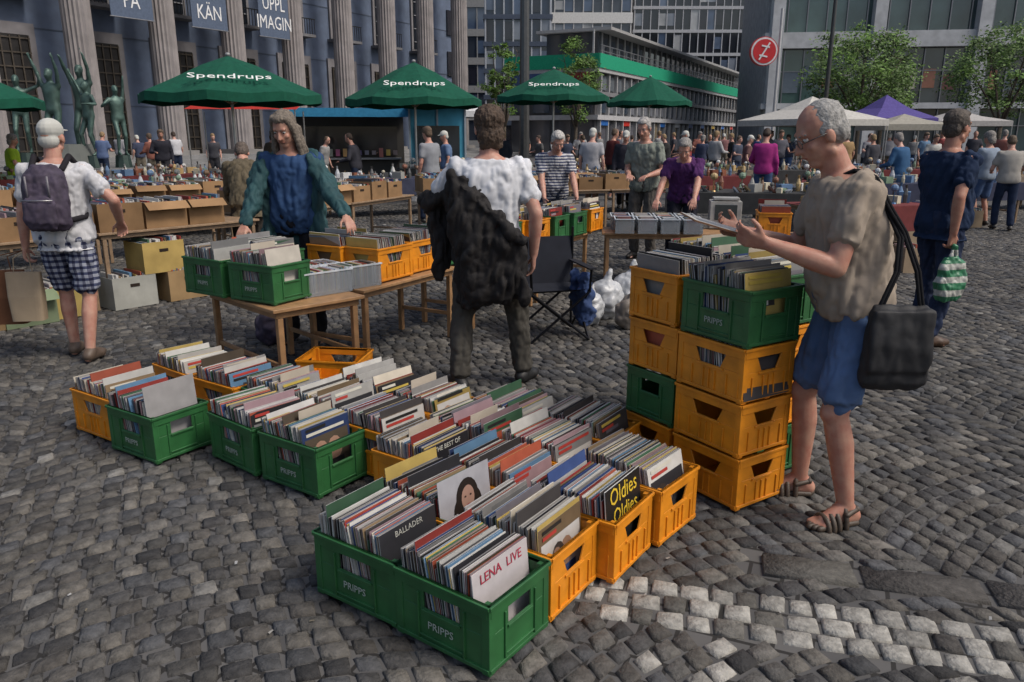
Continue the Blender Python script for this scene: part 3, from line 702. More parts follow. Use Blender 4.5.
m=MB(); m.box((0,.2,1.1),(3.2,1.2,2.2),'paint',(.06,.055,.05)); m.box((0,-.3,2.3),(3.6,2.4,.08),'cloth',(.04,.22,.38)); m.box((0,-.45,1.45),(2.8,.06,.8),'glass',(.05,.05,.05)); m.prism([(-1.7,2.1),(1.7,2.1),(1.7,2.3),(-1.7,2.3)],-1.6,-1.55,'cloth',(.04,.22,.38))
for q in range(14): m.box((-1.4+q*.21,-.6,1.1),(.12,.1,R.uniform(.1,.3)),'paint',(R.uniform(.1,.6),R.uniform(.1,.4),R.uniform(.05,.3)))
m.box((0,-.6,.93),(3.0,.4,.05),'paint',(.3,.3,.3))
m.obj('market_stall',(-4.9,24,0),rad(10))
m=MB(); m.add([(-1.3,-.9,2.2),(1.3,-.9,2.2),(1.3,.9,2.45),(-1.3,.9,2.45)],[(0,1,2,3)],'cloth',(.4,.03,.02))
for a in(-1.25,1.25):
    for b in(-.85,.85): m.cyl((a,b,0),(a,b,2.2),.02,.02,'metal',(.4,.4,.4),6)
m.obj('red_awning',(-6.6,20,0),rad(8))

# ---------------------------------------------------------------- buildings
E=empty('concert_hall',(-19,36,0),rad(59.2)); m=MB()
WB=(.115,.15,.225); CO=(.27,.245,.24)
m.box((9.5,12.2,11),(48,20,22),'stone',WB)
for k in range(4): m.box((9,-1.2+k*.45,.08+k*.16),(50,6-k*.9,.16),'stone',(.2,.2,.2))
for k in range(-3,8):
    x=k*4.2; n=20
    vs=[];fs=[]
    for z in(.65,22):
        for j in range(n*2):
            g=math.pi*j/n; rr=.545 if j%2 else .6; vs.append((x+rr*math.cos(g),rr*math.sin(g),z))
    N_=2*n
    m.add(vs,[(j,(j+1)%N_,N_+(j+1)%N_,N_+j) for j in range(N_)],'stone',CO); m.box((x,0,.72),(1.6,1.6,.3),'stone',(.22,.21,.2))
    bx=x+2.1
    if k<7:
        m.box((bx,2.15,3.4),(2.7,.16,5.9),'stone',(.2,.19,.2)); m.box((bx,2.08,3.2),(2.1,.1,5.3),'bronze',(.03,.028,.028))
        for q in range(6): m.box((bx-1.0+q*.4,2.0,3.2),(.06,.08,5.2),'bronze',(.09,.075,.06))
        for q in range(9): m.box((bx,2.0,.9+q*.6),(2.1,.06,.06),'bronze',(.09,.075,.06))
        m.box((bx,2.14,9.6),(1.9,.16,4.2),'stone',(.22,.21,.22)); m.box((bx,2.09,9.6),(1.5,.14,3.8),'glass',(.02,.025,.035))
        for q in range(4): m.box((bx,2.0,8.2+q*.9),(1.5,.06,.06),'paint',(.25,.25,.27))
        m.box((bx,2.0,9.6),(.07,.08,3.8),'paint',(.25,.25,.27))
        m.box((bx,1.75,7.45),(2.3,.9,.16),'stone',(.15,.15,.16))
        for q in range(12): m.box((bx-1.1+q*.2,1.34,7.95),(.03,.03,.85),'bronze',(.03,.03,.03))
        m.box((bx,1.34,8.4),(2.3,.06,.05),'bronze',(.03,.03,.03))
for x in (31.6,):
    m.box((x,2.12,2.4),(2.6,.12,3.2),'glass',(.04,.04,.05))
    for z in(7,10,13): m.box((x,2.12,z),(1.5,.12,1.8),'glass',(.04,.04,.05))
for z in(3,6.2,9.4,12.6,15.8): m.box((9.5,2.19,z),(47.9,.03,.05),'stone',(.07,.09,.13))
m.box((9.5,1.95,21),(48,4.6,1.6),'stone',CO)
m.obj('walls_columns_doors',parent=E)
text('Konserthuset',.9,(30.6,2.1,5.0),(rad(90),0,0),(.3,.25,.15),E,'facade_lettering',.03)
for bx,s in((2.1,'HA\nPA'),(6.3,'MÖ\nKÄN'),(10.5,'UPPL\nIMAGIN')):
    b=MB(); b.box((bx,-.9,9.0),(2.1,.03,4.6),'cloth',(.10,.13,.19)); b.cyl((bx-1.1,-.9,11.3),(bx+1.1,-.9,11.3),.03,.03,'metal',(.3,.3,.3)); b.cyl((bx-1.1,-.9,6.7),(bx+1.1,-.9,6.7),.03,.03,'metal',(.3,.3,.3))
    b.obj('banner',parent=E); text(s,.95,(bx,-.93,7.9),(rad(90),0,0),(.7,.7,.7),E,'banner_text',.004,.75)

def tower(name,x,y,rz,w,d,h,fl,bays,glass=(.03,.04,.06),band=(.35,.36,.37),mull=(.2,.2,.22),z0=0,bh=.9,pane_odds=.5):
    m=MB(); m.box((0,d/2,h/2),(w,d,h),'glass',glass)
    n=int(h/fl)
    for i in range(n+1):
        m.box((0,d/2,i*fl+z0+bh/2),(w+.5,d+.5,bh),'paint',band)
        for j in range(bays):
            if R.random()<pane_odds:  # some bays get a pane of random glass tint
                m.box((-w/2+(j+.5)*w/bays,-.04,i*fl+z0+bh+(fl-bh)/2),(w/bays*.92,.06,(fl-bh)*R.choice((1,.6,.8))),'glass',R.choice(((.12,.16,.24),(.22,.25,.3),(.02,.02,.03),(.4,.41,.42),(.08,.12,.2))))
    for j in range(bays+1): m.box((-w/2+j*w/bays,-.1,h/2),(.14,.16,h),'paint',mull)
    k=int(d/(w/bays))
    for j in range(k+1):
        for s in(-1,1): m.box((s*(w/2+.05),j*d/k,h/2),(.16,.14,h),'paint',mull)
    return m.obj(name,(x,y,0),rad(rz))
tower('office_tower',.6,84,0,6.6,16,45,2.6,7,(.02,.035,.07),(.06,.08,.12),(.45,.48,.52),bh=.45,pane_odds=.75)
tower('office_tower',11.5,125,0,13,20,60,3.6,9,(.05,.06,.08),(.7,.7,.68),(.55,.55,.55),bh=1.5)
tower('office_tower',29,128,0,20,20,70,3.4,16,(.015,.018,.025),(.42,.43,.45),(.42,.43,.45),bh=.45,pane_odds=.35)
tower('office_tower',-8,110,0,12,20,60,3.6,9,(.04,.05,.07),(.3,.3,.3),(.3,.3,.3))
dx,dy=28.4,56; Lb=math.hypot(dx,dy); an=math.atan2(dy,dx)
E=empty('shopping_arcade',(6.2,60,0),an); m=MB(); D_=7
m.box((Lb/2,D_/2,3.1),(Lb,D_,6.2),'paint',(.07,.07,.075)); 
for z,c,t in((2.9,(.45,.45,.46),.35),(4.6,(.2,.2,.21),.3),(6.25,(.4,.4,.4),.25)): m.box((Lb/2,D_/2,z),(Lb+.8,D_+.8,t),'paint',c)
m.box((Lb/2,-.45,6.9),(Lb+.8,.06,1.0),'cloth',(.02,.30,.17)); m.box((-.42,D_/2,6.9),(.06,D_+.8,1.0),'cloth',(.02,.30,.17))
for i in range(36):
    x=i*Lb/36+.6
    m.box((x,-.12,3.1),(.2,.3,6),'paint',(.35,.35,.35))
    m.box((x+.85,-.05,1.4),(1.35,.06,2.4),'glass',R.choice(((.08,.08,.09),(.25,.2,.13),(.12,.12,.14)))); m.box((x+.85,-.06,3.8),(1.3,.06,1.1),'glass',R.choice(((.05,.07,.1),(.2,.21,.24)))); m.box((x+.85,-.06,5.4),(1.3,.06,1.0),'glass',R.choice(((.05,.07,.1),(.16,.18,.2))))
    if i%3==0: m.box((x+.85,-.24,2.55),(1.6,.05,.45),'paint',R.choice(((.5,.03,.02),(.6,.6,.6),(.02,.12,.4),(.6,.4,.05))))
    m.cyl((x,-.35,6.4),(x,-.35,8.0),.035,.035,'metal',(.4,.4,.4),6)
for z in(7.6,8.0): m.cyl((0,-.35,z),(Lb,-.35,z),.03,.03,'metal',(.4,.4,.4),6)
m.box((-.46,1.6,5.45),(.1,2.6,1.3),'paint',(.3,.05,.04)); m.box((-.46,5.2,5.45),(.1,3.2,1.3),'paint',(.04,.08,.2)); m.box((-.46,3.3,5.45),(.12,.5,1.3),'paint',(.5,.5,.5))
for i in range(4): m.box((-.06,.9+i*1.75,1.5),(.08,1.5,2.5),'glass',(.1,.1,.11)); m.box((-.06,.9+i*1.75,3.8),(.08,1.4,1.1),'glass',(.08,.1,.13))
m.box((Lb/2+2,D_/2+.6,8.2),(Lb*.9,D_-2.5,2.8),'glass',(.05,.06,.07)); m.box((Lb/2+2,D_/2+.3,9.7),(Lb*.92,D_-.5,.22),'paint',(.35,.35,.35))
for i in range(30): m.box((i*1.86+4,1.78,8.2),(.12,.12,2.8),'paint',(.4,.4,.4))
m.obj('arcade_body',parent=E)
E=empty('grey_commercial_building',(22.5,72,0),rad(-8)); m=MB(); GS=(.48,.49,.5)
m.box((22,9,11),(44,16,22),'stone',(.3,.31,.32))
m.box((22,.6,9.6),(44.6,1.6,1.3),'stone',GS); m.box((22,.7,16),(44.6,1.4,1.0),'stone',GS); m.box((22,.7,21.6),(45,1.8,1.2),'stone',GS); m.box((22,.6,4.1),(44.4,1.5,.5),'stone',GS)
for i in range(6):
    x=.7+i*8.4; m.box((x,.5,10.7),(1.0,1.9,21.4),'stone',(.5,.51,.52))
    if i<5:
        for z0,z1 in((.2,3.8),(4.4,8.9),(10.3,15.4),(16.6,20.9)):
            m.box((x+4.2,.75,(z0+z1)/2),(7.4,.3,z1-z0),'glass',R.choice(((.06,.10,.10),(.08,.14,.13),(.06,.08,.09))))
            for j in range(5): m.box((x+.9+j*1.65,.52,(z0+z1)/2),(.09,.16,z1-z0),'metal',(.25,.25,.26))
            m.box((x+4.2,.54,(z0+z1)/2+.4),(7.4,.1,.08),'metal',(.25,.25,.26))
        for q in range(4): m.box((x+1.6+q*1.6,.56,6.2+R.uniform(-.3,.5)),(R.uniform(.5,1.3),.06,R.uniform(.6,2)),'paint',R.choice(((.3,.13,.08),(.2,.08,.06),(.1,.13,.16),(.4,.38,.3))))
m.obj('facade',parent=E)
tower('office_block',48,150,0,60,20,50,3.6,30,(.05,.06,.07),(.4,.4,.4),(.4,.4,.4))
tower('side_street_building',-40,95,30,50,20,26,4,20,(.05,.06,.07),(.2,.2,.2),(.2,.2,.2))

# ---------------------------------------------------------------- street furniture
m=MB(); m.cyl((0,0,0),(0,0,12),.18,.12,'metal',(.12,.12,.12)); m.cyl((0,0,0),(0,0,.8),.24,.22,'metal',(.06,.06,.06)); m.cyl((0,0,11.5),(1.5,0,12),.05,.04,'metal',(.08,.08,.08)); m.box((1.8,0,12),(.8,.3,.12),'metal',(.2,.2,.2)); m.obj('street_lamp',(.42,27,0))
m=MB(); m.cyl((0,0,0),(0,0,10),.09,.06,'metal',(.08,.08,.08)); m.cyl((0,0,0),(0,0,.8),.15,.13,'metal',(.06,.06,.06)); m.cyl((0,0,9.6),(-1.2,0,10),.04,.03,'metal',(.08,.08,.08)); m.box((-1.5,0,10),(.7,.28,.1),'metal',(.2,.2,.2)); m.obj('street_lamp',(11.7,30,0))
E=empty('round_sign',(15.4,50,0)); m=MB(); m.cyl((.95,0,0),(.95,0,9),.1,.08,'paint',(.5,.5,.5)); m.cyl((0,0,6.55),(.95,0,6.55),.05,.05,'paint',(.5,.5,.5)); m.cyl((0,-.15,6.55),(0,.15,6.55),.85,.85,'paint',(.5,.02,.02),32); m.cyl((0,-.17,6.55),(0,-.152,6.55),.80,.80,'paint',(.7,.7,.7),32); m.cyl((0,-.19,6.55),(0,-.172,6.55),.70,.70,'paint',(.55,.015,.02),32)
m.box((0,-.2,0),(.09,.02,1.15),'paint',(.75,.75,.75),M=Matrix.Translation((0,0,6.55))@Matrix.Rotation(.55,4,'Y'))
for q in(-1,1): m.box((0,-.204,q*.28),(.5,.02,.09),'paint',(.75,.75,.75),M=Matrix.Translation((0,0,6.55))@Matrix.Rotation(.2,4,'Y'))
m.obj('disc',parent=E)

# ---------------------------------------------------------------- trees
def tree(x,y,h,cr,seed,base=2.2,n=70,name='plaza_tree'):
    r=random.Random(seed); E=empty(name,(x,y,0)); t=MB(); t.cyl((0,0,0),(.05,0,base),.16,.12,'bark',(.09,.07,.05),10)
    for i in range(9):
        a=i*2.4+r.uniform(-.3,.3); zz=base+r.uniform(-.3,.6); e=V((math.cos(a)*cr*r.uniform(.4,.75),math.sin(a)*cr*r.uniform(.4,.75),zz+(h-base)*r.uniform(.3,.8)))
        s=V((.05,0,base*r.uniform(.85,1))); mm=s.lerp(e,.5)+V((0,0,.25)); t.cyl(s,mm,.07,.05,'bark',(.09,.07,.05),7); t.cyl(mm,e,.05,.02,'bark',(.09,.07,.05),6)
        for q in range(3): e2=e+V((r.uniform(-1,1),r.uniform(-1,1),r.uniform(0,1)))*cr*.3; t.cyl(e,e2,.02,.008,'bark',(.09,.07,.05),5)
    t.obj('trunk_and_limbs',parent=E,smooth=True)
    l=MB(); cz=(base+.3+h)/2; hz=(h-base-.3)/2
    for i in range(n):
        while 1:
            p=V((r.uniform(-1,1),r.uniform(-1,1),r.uniform(-1,1)))
            if .35<p.length<1: break
        c=V((p.x*cr,p.y*cr,cz+p.z*hz))*1.0; k=r.uniform(.5,1.5); s=r.uniform(.25,.55)*cr*.42
        for j in range(75):
            q=V((r.gauss(0,1),r.gauss(0,1),r.gauss(0,.7)))*s*.6+c
            a=V((r.uniform(-1,1),r.uniform(-1,1),r.uniform(-.6,.6))).normalized(); b=a.orthogonal().normalized(); z=r.uniform(.06,.12)
            kk=k*r.uniform(.7,1.3); l.add([q-a*z,q+b*z*.6,q+a*z,q-b*z*.6],[(0,1,2,3)],'leaf',(.08*kk,.15*kk,.025*kk))
    l.obj('foliage',parent=E)
tree(19.5,45,7.6,2.9,1,n=130); tree(27.5,45,7.4,3.0,2,n=130); tree(24,52,6.5,2.4,5,n=70); tree(34,48,7.5,3.0,7,n=80)
tree(4.6,58,8.5,1.9,3,n=60); tree(-.6,58,8.0,1.5,4,n=45)

# ---------------------------------------------------------------- statues
m=MB(); m.cyl((0,0,0),(0,0,.5),3.2,3.2,'stone',(.15,.15,.15),24); m.cyl((0,0,.5),(0,0,1.3),1.0,.7,'stone',(.12,.13,.12),16); 
fb=m.obj('fountain_basin',(-15.3,27.5,0))
mat('bronze_skin',color=(.08,.14,.12),rough=.5,metal=.4,ns=6,na=.5)
for i,(dx,dy,hd,hh,lw,rw) in enumerate(((-1.4,-.3,200,2.6,(-.5,.1,1.7),(.4,.2,1.6)),(-.2,-.4,170,2.9,(-.3,.2,1.9),(.3,.1,1.95)),(.85,-.2,150,2.5,(-.4,.3,1.2),(.35,.1,1.9)),(1.6,.3,230,2.4,(-.2,.1,2.0),(.3,.3,1.3)),(.3,.6,180,3.1,(-.2,.2,2.0),(.2,.3,1.9)))):
    person('bronze_statue',(-15.3+dx,27.5+dy),hd,hh,bare='bronze_skin',vox=.03,LW=lw,RW=rw,z=.9 if i else 1.0,lean=-.05,LF=0,RF=0,RA=(.13,.12,.1))
    mm=MB(); mm.cyl((0,0,.45),(0,0,.92 if i else 1.02),.3,.24,'bronze',(.05,.08,.07)); mm.obj('statue_plinth',(-15.3+dx,27.5+dy,0))

# ---------------------------------------------------------------- main people
mat('bagcloth',color=(.012,.012,.014),rough=.7)
def bagstuff(E,S,arms,legs,sp,h,Q):
    m=MB(); c=(.012,.012,.014)
    m.loft([((-.225,-.10,.62),(.02,0,0),(0,.10,0)),((-.235,-.10,.65),(.035,0,0),(0,.125,0)),((-.24,-.10,.80),(.04,0,0),(0,.125,0)),((-.235,-.10,.92),(.03,0,0),(0,.115,0)),((-.23,-.10,.955),(.012,0,0),(0,.1,0))],'bagcloth',c,ex=.45)
    m.loft([((-.272,-.10,.70),(.010,0,0),(0,.115,0)),((-.278,-.10,.80),(.010,0,0),(0,.12,0)),((-.262,-.10,.94),(.012,0,0),(0,.115,0))],'bagcloth',c,ex=.35)
    o=m.obj('shoulder_bag',parent=E); soft(o,.008,disp=.008,ds=.09,guide=GUIDE[0],crease=.014,cs=.07)
    s=MB(); T=S[-1]+V((.075,-.01,.078))
    p=[V((-.23,-.18,.93)),V((-.22,-.15,1.08)),V((-.185,-.10,1.22)),S[-1]+V((.0,-.125,-.06)),S[-1]+V((.045,-.075,.05)),T,T+V((.03,.05,-.03)),T+V((.05,.09,-.12))]
    q=[V((-.23,-.02,.93)),V((-.22,-.075,1.08)),V((-.19,-.085,1.2)),S[-1]+V((.015,-.12,-.06)),S[-1]+V((.05,-.07,.055)),T]
    for pts in(p,q):
        for a,b in zip(pts,pts[1:]):
            for k in(-.006,.006): s.cap(a+V((0,k,0)),b+V((0,k,0)),.007,.007,'cloth',c,n=8)
    s.obj('strap',parent=E,smooth=True)
    g=MB(); M=Matrix.Translation((.02,.525,1.215))@Matrix.Rotation(.28,4,'X')
    g.box((0,0,0),(.315,.315,.005),'paper',(.2,.09,.04),M); g.box((0,0,.0036),(.305,.305,.0012),'paper',(.5,.49,.46),M)
    g.box((-.05,.03,.0046),(.15,.2,.0008),'paper',(.12,.13,.15),M); g.box((.1,.03,.0046),(.08,.22,.0008),'paper',(.3,.3,.3),M)
    g.obj('held_record_sleeve',parent=E)
person('man_with_shoulder_bag',(1.40,3.12),88,1.78,lean=.32,pelvis=(0,-.02,.94),LW=(-.17,.40,1.175),RW=(.21,.40,1.175),LH=((-.3,-.5,-1),(.12,1,.28)),RH=((.4,-.3,-1),(-.12,1,.28)),LN=(.85,0,.5),RN=(-.85,0,.5),
  LA=(-.15,-.02,.08),RA=(.13,.08,.08),LF=-.3,RF=.1,hp=.3,hy=.05,top=(.30,.25,.20),bottom=(.095,.155,.29),bkind='shorts',hair=(.36,.35,.33),hstyle='bald',skin=(.43,.24,.17),vox=.01,belly=.07,
  glasses=True,shoes=False,shoe=(.07,.05,.035),wide=.93,curl=.8,extra=bagstuff,hem=-.07)

def jacket2(E,S,arms,legs,sp,h,Q):
    mat('black_jacket',color=(.018,.016,.016),rough=.8,ns=8,na=.4,bump=.5,bs=80,spec=.3)
    m=MB(); J='black_jacket'
    m.loft([((-.14,-.06,1.33),(.10,0,-.05),(0,.07,0)),((-.11,-.065,1.25),(.15,0,-.09),(0,.10,0)),((-.06,-.06,1.12),(.215,0,-.10),(0,.125,0)),((-.01,-.055,.98),(.235,0,-.05),(0,.145,0)),((0,-.05,.84),(.225,0,-.02),(0,.15,0)),((0,-.05,.70),(.21,0,0),(0,.14,0)),((-.01,-.05,.60),(.2,0,.02),(0,.125,0)),((-.02,-.05,.565),(.17,0,.03),(0,.10,0))],J)
    El,Wr=arms[-1]
    m.cap(El+V((0,0,.0)),Wr-V((0,.05,0)),.062,.055,J); m.cap(S[-1]+V((-.0,-.02,-.10)),El,.07,.062,J)
    for k in range(4):
        a=El.lerp(Wr,.1+k*.24); m.cap(a,V((a.x*.92,a.y*.8-.02,.72+.06*k)),.05,.035,J)
    m.cap((.13,-.15,1.0),(.20,-.14,.6),.045,.035,J); m.cap((-.17,-.14,1.28),(.18,-.19,.98),.03,.04,J)
    o=m.obj('jacket',parent=E); soft(o,.009,disp=.02,ds=.11,it=2,disp2=.008,ds2=.04,guide=GUIDE[0],crease=.065,cs=.09)
person('man_holding_jacket',(-.14,4.8),4,1.78,LW=(-.14,.24,1.14),LH=((-1,-.3,-.2),),RW=(.27,-.02,.86),RH=((.6,-.8,0),),LA=(-.20,-.06,.08),RA=(.22,.10,.08),LF=-.6,RF=.6,hy=.15,hp=.12,top=(.62,.63,.66),bottom=(.07,.065,.056),
  hair=(.075,.045,.027),hstyle='bob',vox=.01,shoe=(.012,.012,.012),wide=1.06,belly=.04,extra=jacket2)

def jacket3(E,S,arms,legs,sp,h,Q):
    mat('teal_jacket',color=(.013,.06,.068),rough=.8,ns=9,na=.35,bump=.3,bs=200)
    m=MB(); J='teal_jacket'
    m.loft([((0,-.045,.76),(.235,0,0),(0,.12,0)),((0,-.04,.95),(.215,0,0),(0,.12,0)),((0,-.04,1.15),(.2,0,0),(0,.11,0)),((0,-.035,1.32),(.2,0,0),(0,.11,0)),((0,-.03,1.42),(.18,0,0),(0,.09,0)),((0,-.03,1.47),(.1,0,0),(0,.07,0))],J)
    for s in(-1,1):
        El,Wr=arms[s]; m.cap(S[s],El,.074,.064,J); m.cap(El,El.lerp(Wr,.9),.064,.05,J)
        m.cap((s*.17,.07,1.38),(s*.19,.09,.8),.05,.055,J); m.cap((s*.085,.05,1.47),(s*.14,.11,1.28),.028,.03,J)
    o=m.obj('jacket',parent=E); soft(o,.009,disp=.016,ds=.1,it=2,disp2=.006,ds2=.035,guide=GUIDE[0],crease=.055,cs=.08)
person('long_haired_man',(-1.66,5.98),176,1.80,lean=.2,LW=(-.50,.38,.97),LH=((-.3,-.4,-1),),RW=(.24,.42,.93),RH=((.6,-.5,-.6),),hp=.35,hy=-.1,top=(.03,.065,.15),sleeve='none',bottom=(.015,.015,.02),hair=(.2,.165,.13),hstyle='long',skin=(.42,.25,.18),vox=.01,
  shoe=(.012,.012,.012),belly=.06,wide=1.0,extra=jacket3,curl=.5)

mat('backpack_cloth',color=(.06,.045,.075),rough=.8,ns=20,na=.5)
def pack(E,S,arms,legs,sp,h,Q):
    J='backpack_cloth'; m=MB()
    m.loft([((0,-.2,.98),(.12,0,0),(0,.05,0)),((0,-.21,1.03),(.145,0,0),(0,.09,0)),((0,-.21,1.2),(.15,0,0),(0,.10,0)),((0,-.19,1.36),(.135,0,0),(0,.08,0)),((0,-.17,1.43),(.08,0,0),(0,.05,0))],J)
    m.loft([((0,-.31,1.0),(.09,0,0),(0,.02,0)),((0,-.325,1.05),(.11,0,0),(0,.035,0)),((0,-.325,1.18),(.11,0,0),(0,.03,0)),((0,-.31,1.22),(.08,0,0),(0,.015,0))],J)
    soft(m.obj('backpack',parent=E),.010,disp=.015,ds=.06,guide=GUIDE[0],crease=.02,cs=.06)
    s=MB()
    for k in(-1,1):
        p=[V((k*.1,-.13,1.4)),V((k*.115,-.02,1.485)),V((k*.125,.11,1.4)),V((k*.15,.13,1.2)),V((k*.17,-.02,1.06)),V((k*.13,-.14,1.05))]
        for a,b in zip(p,p[1:]): s.cap(a,b,.02,.02,'cloth',(.02,.018,.022),n=8)
        s.box((k*.07,-.315,1.28),(.012,.01,.16),'plastic',(.15,.14,.16))
    s.cyl((-.1,-.352,1.2),(.1,-.352,1.2),.004,.004,'metal',(.4,.4,.4),6)
    s.obj('backpack_straps',parent=E,smooth=True)
    b=MB()
    for (x,y,zb,w,d,hh,c) in((-.33,.02,.30,.24,.11,.36,(.36,.28,.19)),(-.52,.12,.26,.3,.13,.4,(.16,.07,.035))):
        M=Matrix.Translation((x,y,zb))@Matrix.Rotation(.15,4,'Z')
        b.loft([(M@V((0,0,0)),(w*.46,0,0),(0,d*.5,0)),(M@V((0,0,hh*.5)),(w*.5,0,0),(0,d*.45,0)),(M@V((0,0,hh)),(w*.5,0,0),(0,d*.2,0))],'cardboard',c,ex=.35)
        for s_ in(-1,1):
            p=[M@V((s_*.06,0,hh)),M@V((s_*.05,0,hh+.1)),V((-.3,0.04,.82))]
            for a,q in zip(p,p[1:]): b.cap(a,q,.004,.004,'cardboard',c,n=5)
    b.obj('shopping_bags',parent=E)
person('man_with_backpack',(-3.2,5.5),8,1.72,LW=(-.30,.05,.83),LH=((-.6,-.8,0),),RW=(.34,.16,1.0),RH=((1,-.8,-.3),),LA=(-.09,.12,.08),RA=(.1,-.10,.08),hy=-.1,top=(.54,.54,.56),bottom=(.33,.35,.42),botpat=('plaid',(.06,.07,.13),7),bkind='shorts',
  hair=(.25,.2,.17),hstyle='cap',vox=.012,shoe=(.1,.07,.05),wide=1.05,belly=.05,extra=pack,hem=-.12,curl=1.0)

mat('striped_bag',color=(.03,.17,.08),rough=.4,pattern=('stripe',(.42,.42,.38),3.2),bump=.3)
def bag5(E,S,arms,legs,sp,h,Q):
    El,Wr=arms[1]; m=MB(); x,y=Wr.x+.01,Wr.y+.02; zt=Wr.z-.11
    m.loft([(V((x,y,zt-.06)),(.02,0,0),(0,.07,0)),(V((x,y,zt-.1)),(.035,0,0),(0,.10,0)),(V((x,y,zt-.22)),(.05,0,0),(0,.115,0)),(V((x,y,zt-.34)),(.055,0,0),(0,.11,0)),(V((x,y,zt-.38)),(.03,0,0),(0,.09,0))],'striped_bag',ex=.6)
    for k in(-1,1):
        m.cap(V((x,y,zt+.02)),V((x,y+k*.05,zt-.09)),.012,.018,'striped_bag')
    soft(m.obj('carrier_bag',parent=E),.008,disp=.025,ds=.06,guide=GUIDE[0],crease=.03,cs=.06)
    p=MB(); El,Wr=arms[-1]; p.box(Wr+V((.03,.01,.07)),(.012,.06,.11),'plastic',(.02,.02,.02)); p.obj('phone',parent=E)
person('man_on_phone',(3.3,5.95),-72,1.80,LW=(-.13,.20,1.52),LH=((-.6,.5,-1),(.3,-.2,1)),LN=(1,0,0),RW=(.22,-.10,.87),LA=(-.12,.04,.08),RA=(.12,-.1,.08),hp=.05,top=(.015,.027,.06),sleeve='short',bottom=(.025,.035,.07),hair=(.09,.07,.055),skin=(.4,.22,.15),vox=.012,
  shoe=(.06,.03,.015),wide=1.03,belly=.06,extra=bag5,curl=(.9,1.1),hem=-.13)
person('woman_in_purple_shirt',(2.05,9.35),165,1.70,lean=.6,pelvis=(0,-.1,.92),LW=(-.15,.55,.85),RW=(.3,.5,.83),hp=.3,top=(.075,.025,.10),bottom=(.02,.02,.03),hair=(.3,.28,.26),vox=.014,belly=.04)
person('man_in_striped_shirt',(.50,9.7),190,1.72,lean=.45,LW=(-.2,.45,.9),RW=(.2,.45,.88),hp=.35,top=(.48,.48,.49),toppat=('stripe',(.05,.06,.12),9),hair=(.5,.48,.45),vox=.014,belly=.08)
person('grey_haired_man',(1.75,10.3),150,1.84,lean=.15,hp=.35,top=(.2,.22,.19),bottom=(.1,.09,.08),hair=(.42,.40,.38),vox=.014,LW=(-.15,.3,1.05),RW=(.1,.3,1.05))
person('person_in_brown_coat',(-3.0,8.8),20,1.66,lean=.7,hp=.4,top=(.11,.09,.06),sleeve='long',bottom=(.04,.035,.03),hair=(.12,.09,.07),vox=.014,LW=(-.15,.45,.85),RW=(.2,.45,.9),hem=-.2,belly=.05)
person('man_in_dark_shirt',(-4.75,8.0),-30,1.68,lean=.2,hp=.3,top=(.03,.03,.035),bottom=(.05,.05,.07),hair=(.05,.04,.03),vox=.016,LW=(-.1,.35,1.0),RW=(.2,.35,1.0))
CR=[(175,30,.5,.5,.52),(160,23,.03,.03,.04),(138,29,.05,.06,.1),(100,26,.1,.14,.25),(118,31,.3,.3,.32),(268,17,.1,.08,.06),(322,22,.3,.3,.3),(345,26,.05,.05,.05),(430,14.5,.25,.26,.28),(446,18,.12,.18,.3),(592,17,.35,.35,.37),
(612,20,.08,.02,.02),(626,17.5,.03,.03,.04),(640,24,.2,.18,.2),(688,22,.25,.05,.05),(703,26,.05,.06,.1),(716,24,.35,.35,.35),(733,28,.03,.03,.03),(748,22,.15,.08,.08),(766,15.5,.3,.03,.17),(780,26,.1,.1,.12),(906,15.3,.04,.10,.20),(934,23,.45,.45,.42),
(992,14.2,.24,.29,.36),(1016,13.5,.33,.31,.28),(955,26,.05,.05,.06),(868,27,.2,.2,.22),(848,24,.3,.2,.1),(890,30,.3,.3,.32),(565,26,.04,.05,.08),(580,30,.3,.3,.3),(540,28,.1,.1,.1),(505,24,.03,.03,.04),(390,27,.2,.05,.05),(372,24,.3,.3,.32),(300,28,.05,.07,.12),(212,27,.06,.06,.07),
(660,34,.3,.3,.3),(675,38,.05,.05,.06),(725,36,.2,.1,.1),(757,33,.05,.08,.2),(800,36,.4,.4,.4),(825,33,.05,.05,.05),(915,34,.3,.3,.3),(975,30,.05,.05,.06),(1005,25,.25,.1,.08),(600,36,.2,.2,.2),(555,40,.4,.4,.4),(525,36,.05,.05,.05),(490,34,.25,.25,.3),(8,16,.28,.42,.03),
(618,29,.1,.1,.12),(632,33,.3,.27,.2),(650,29,.06,.1,.2),(668,25,.03,.03,.03),(697,31,.25,.1,.08),(710,33,.05,.05,.06),(738,25,.06,.07,.1),(770,30,.2,.2,.22),(790,29,.04,.05,.08),(585,24,.06,.06,.07),(840,29,.25,.25,.27),(875,22,.06,.06,.07),(925,28,.12,.2,.3),(945,32,.2,.05,.05),(330,30,.3,.3,.32),(150,26,.2,.08,.06),(355,18.5,.04,.04,.05)]
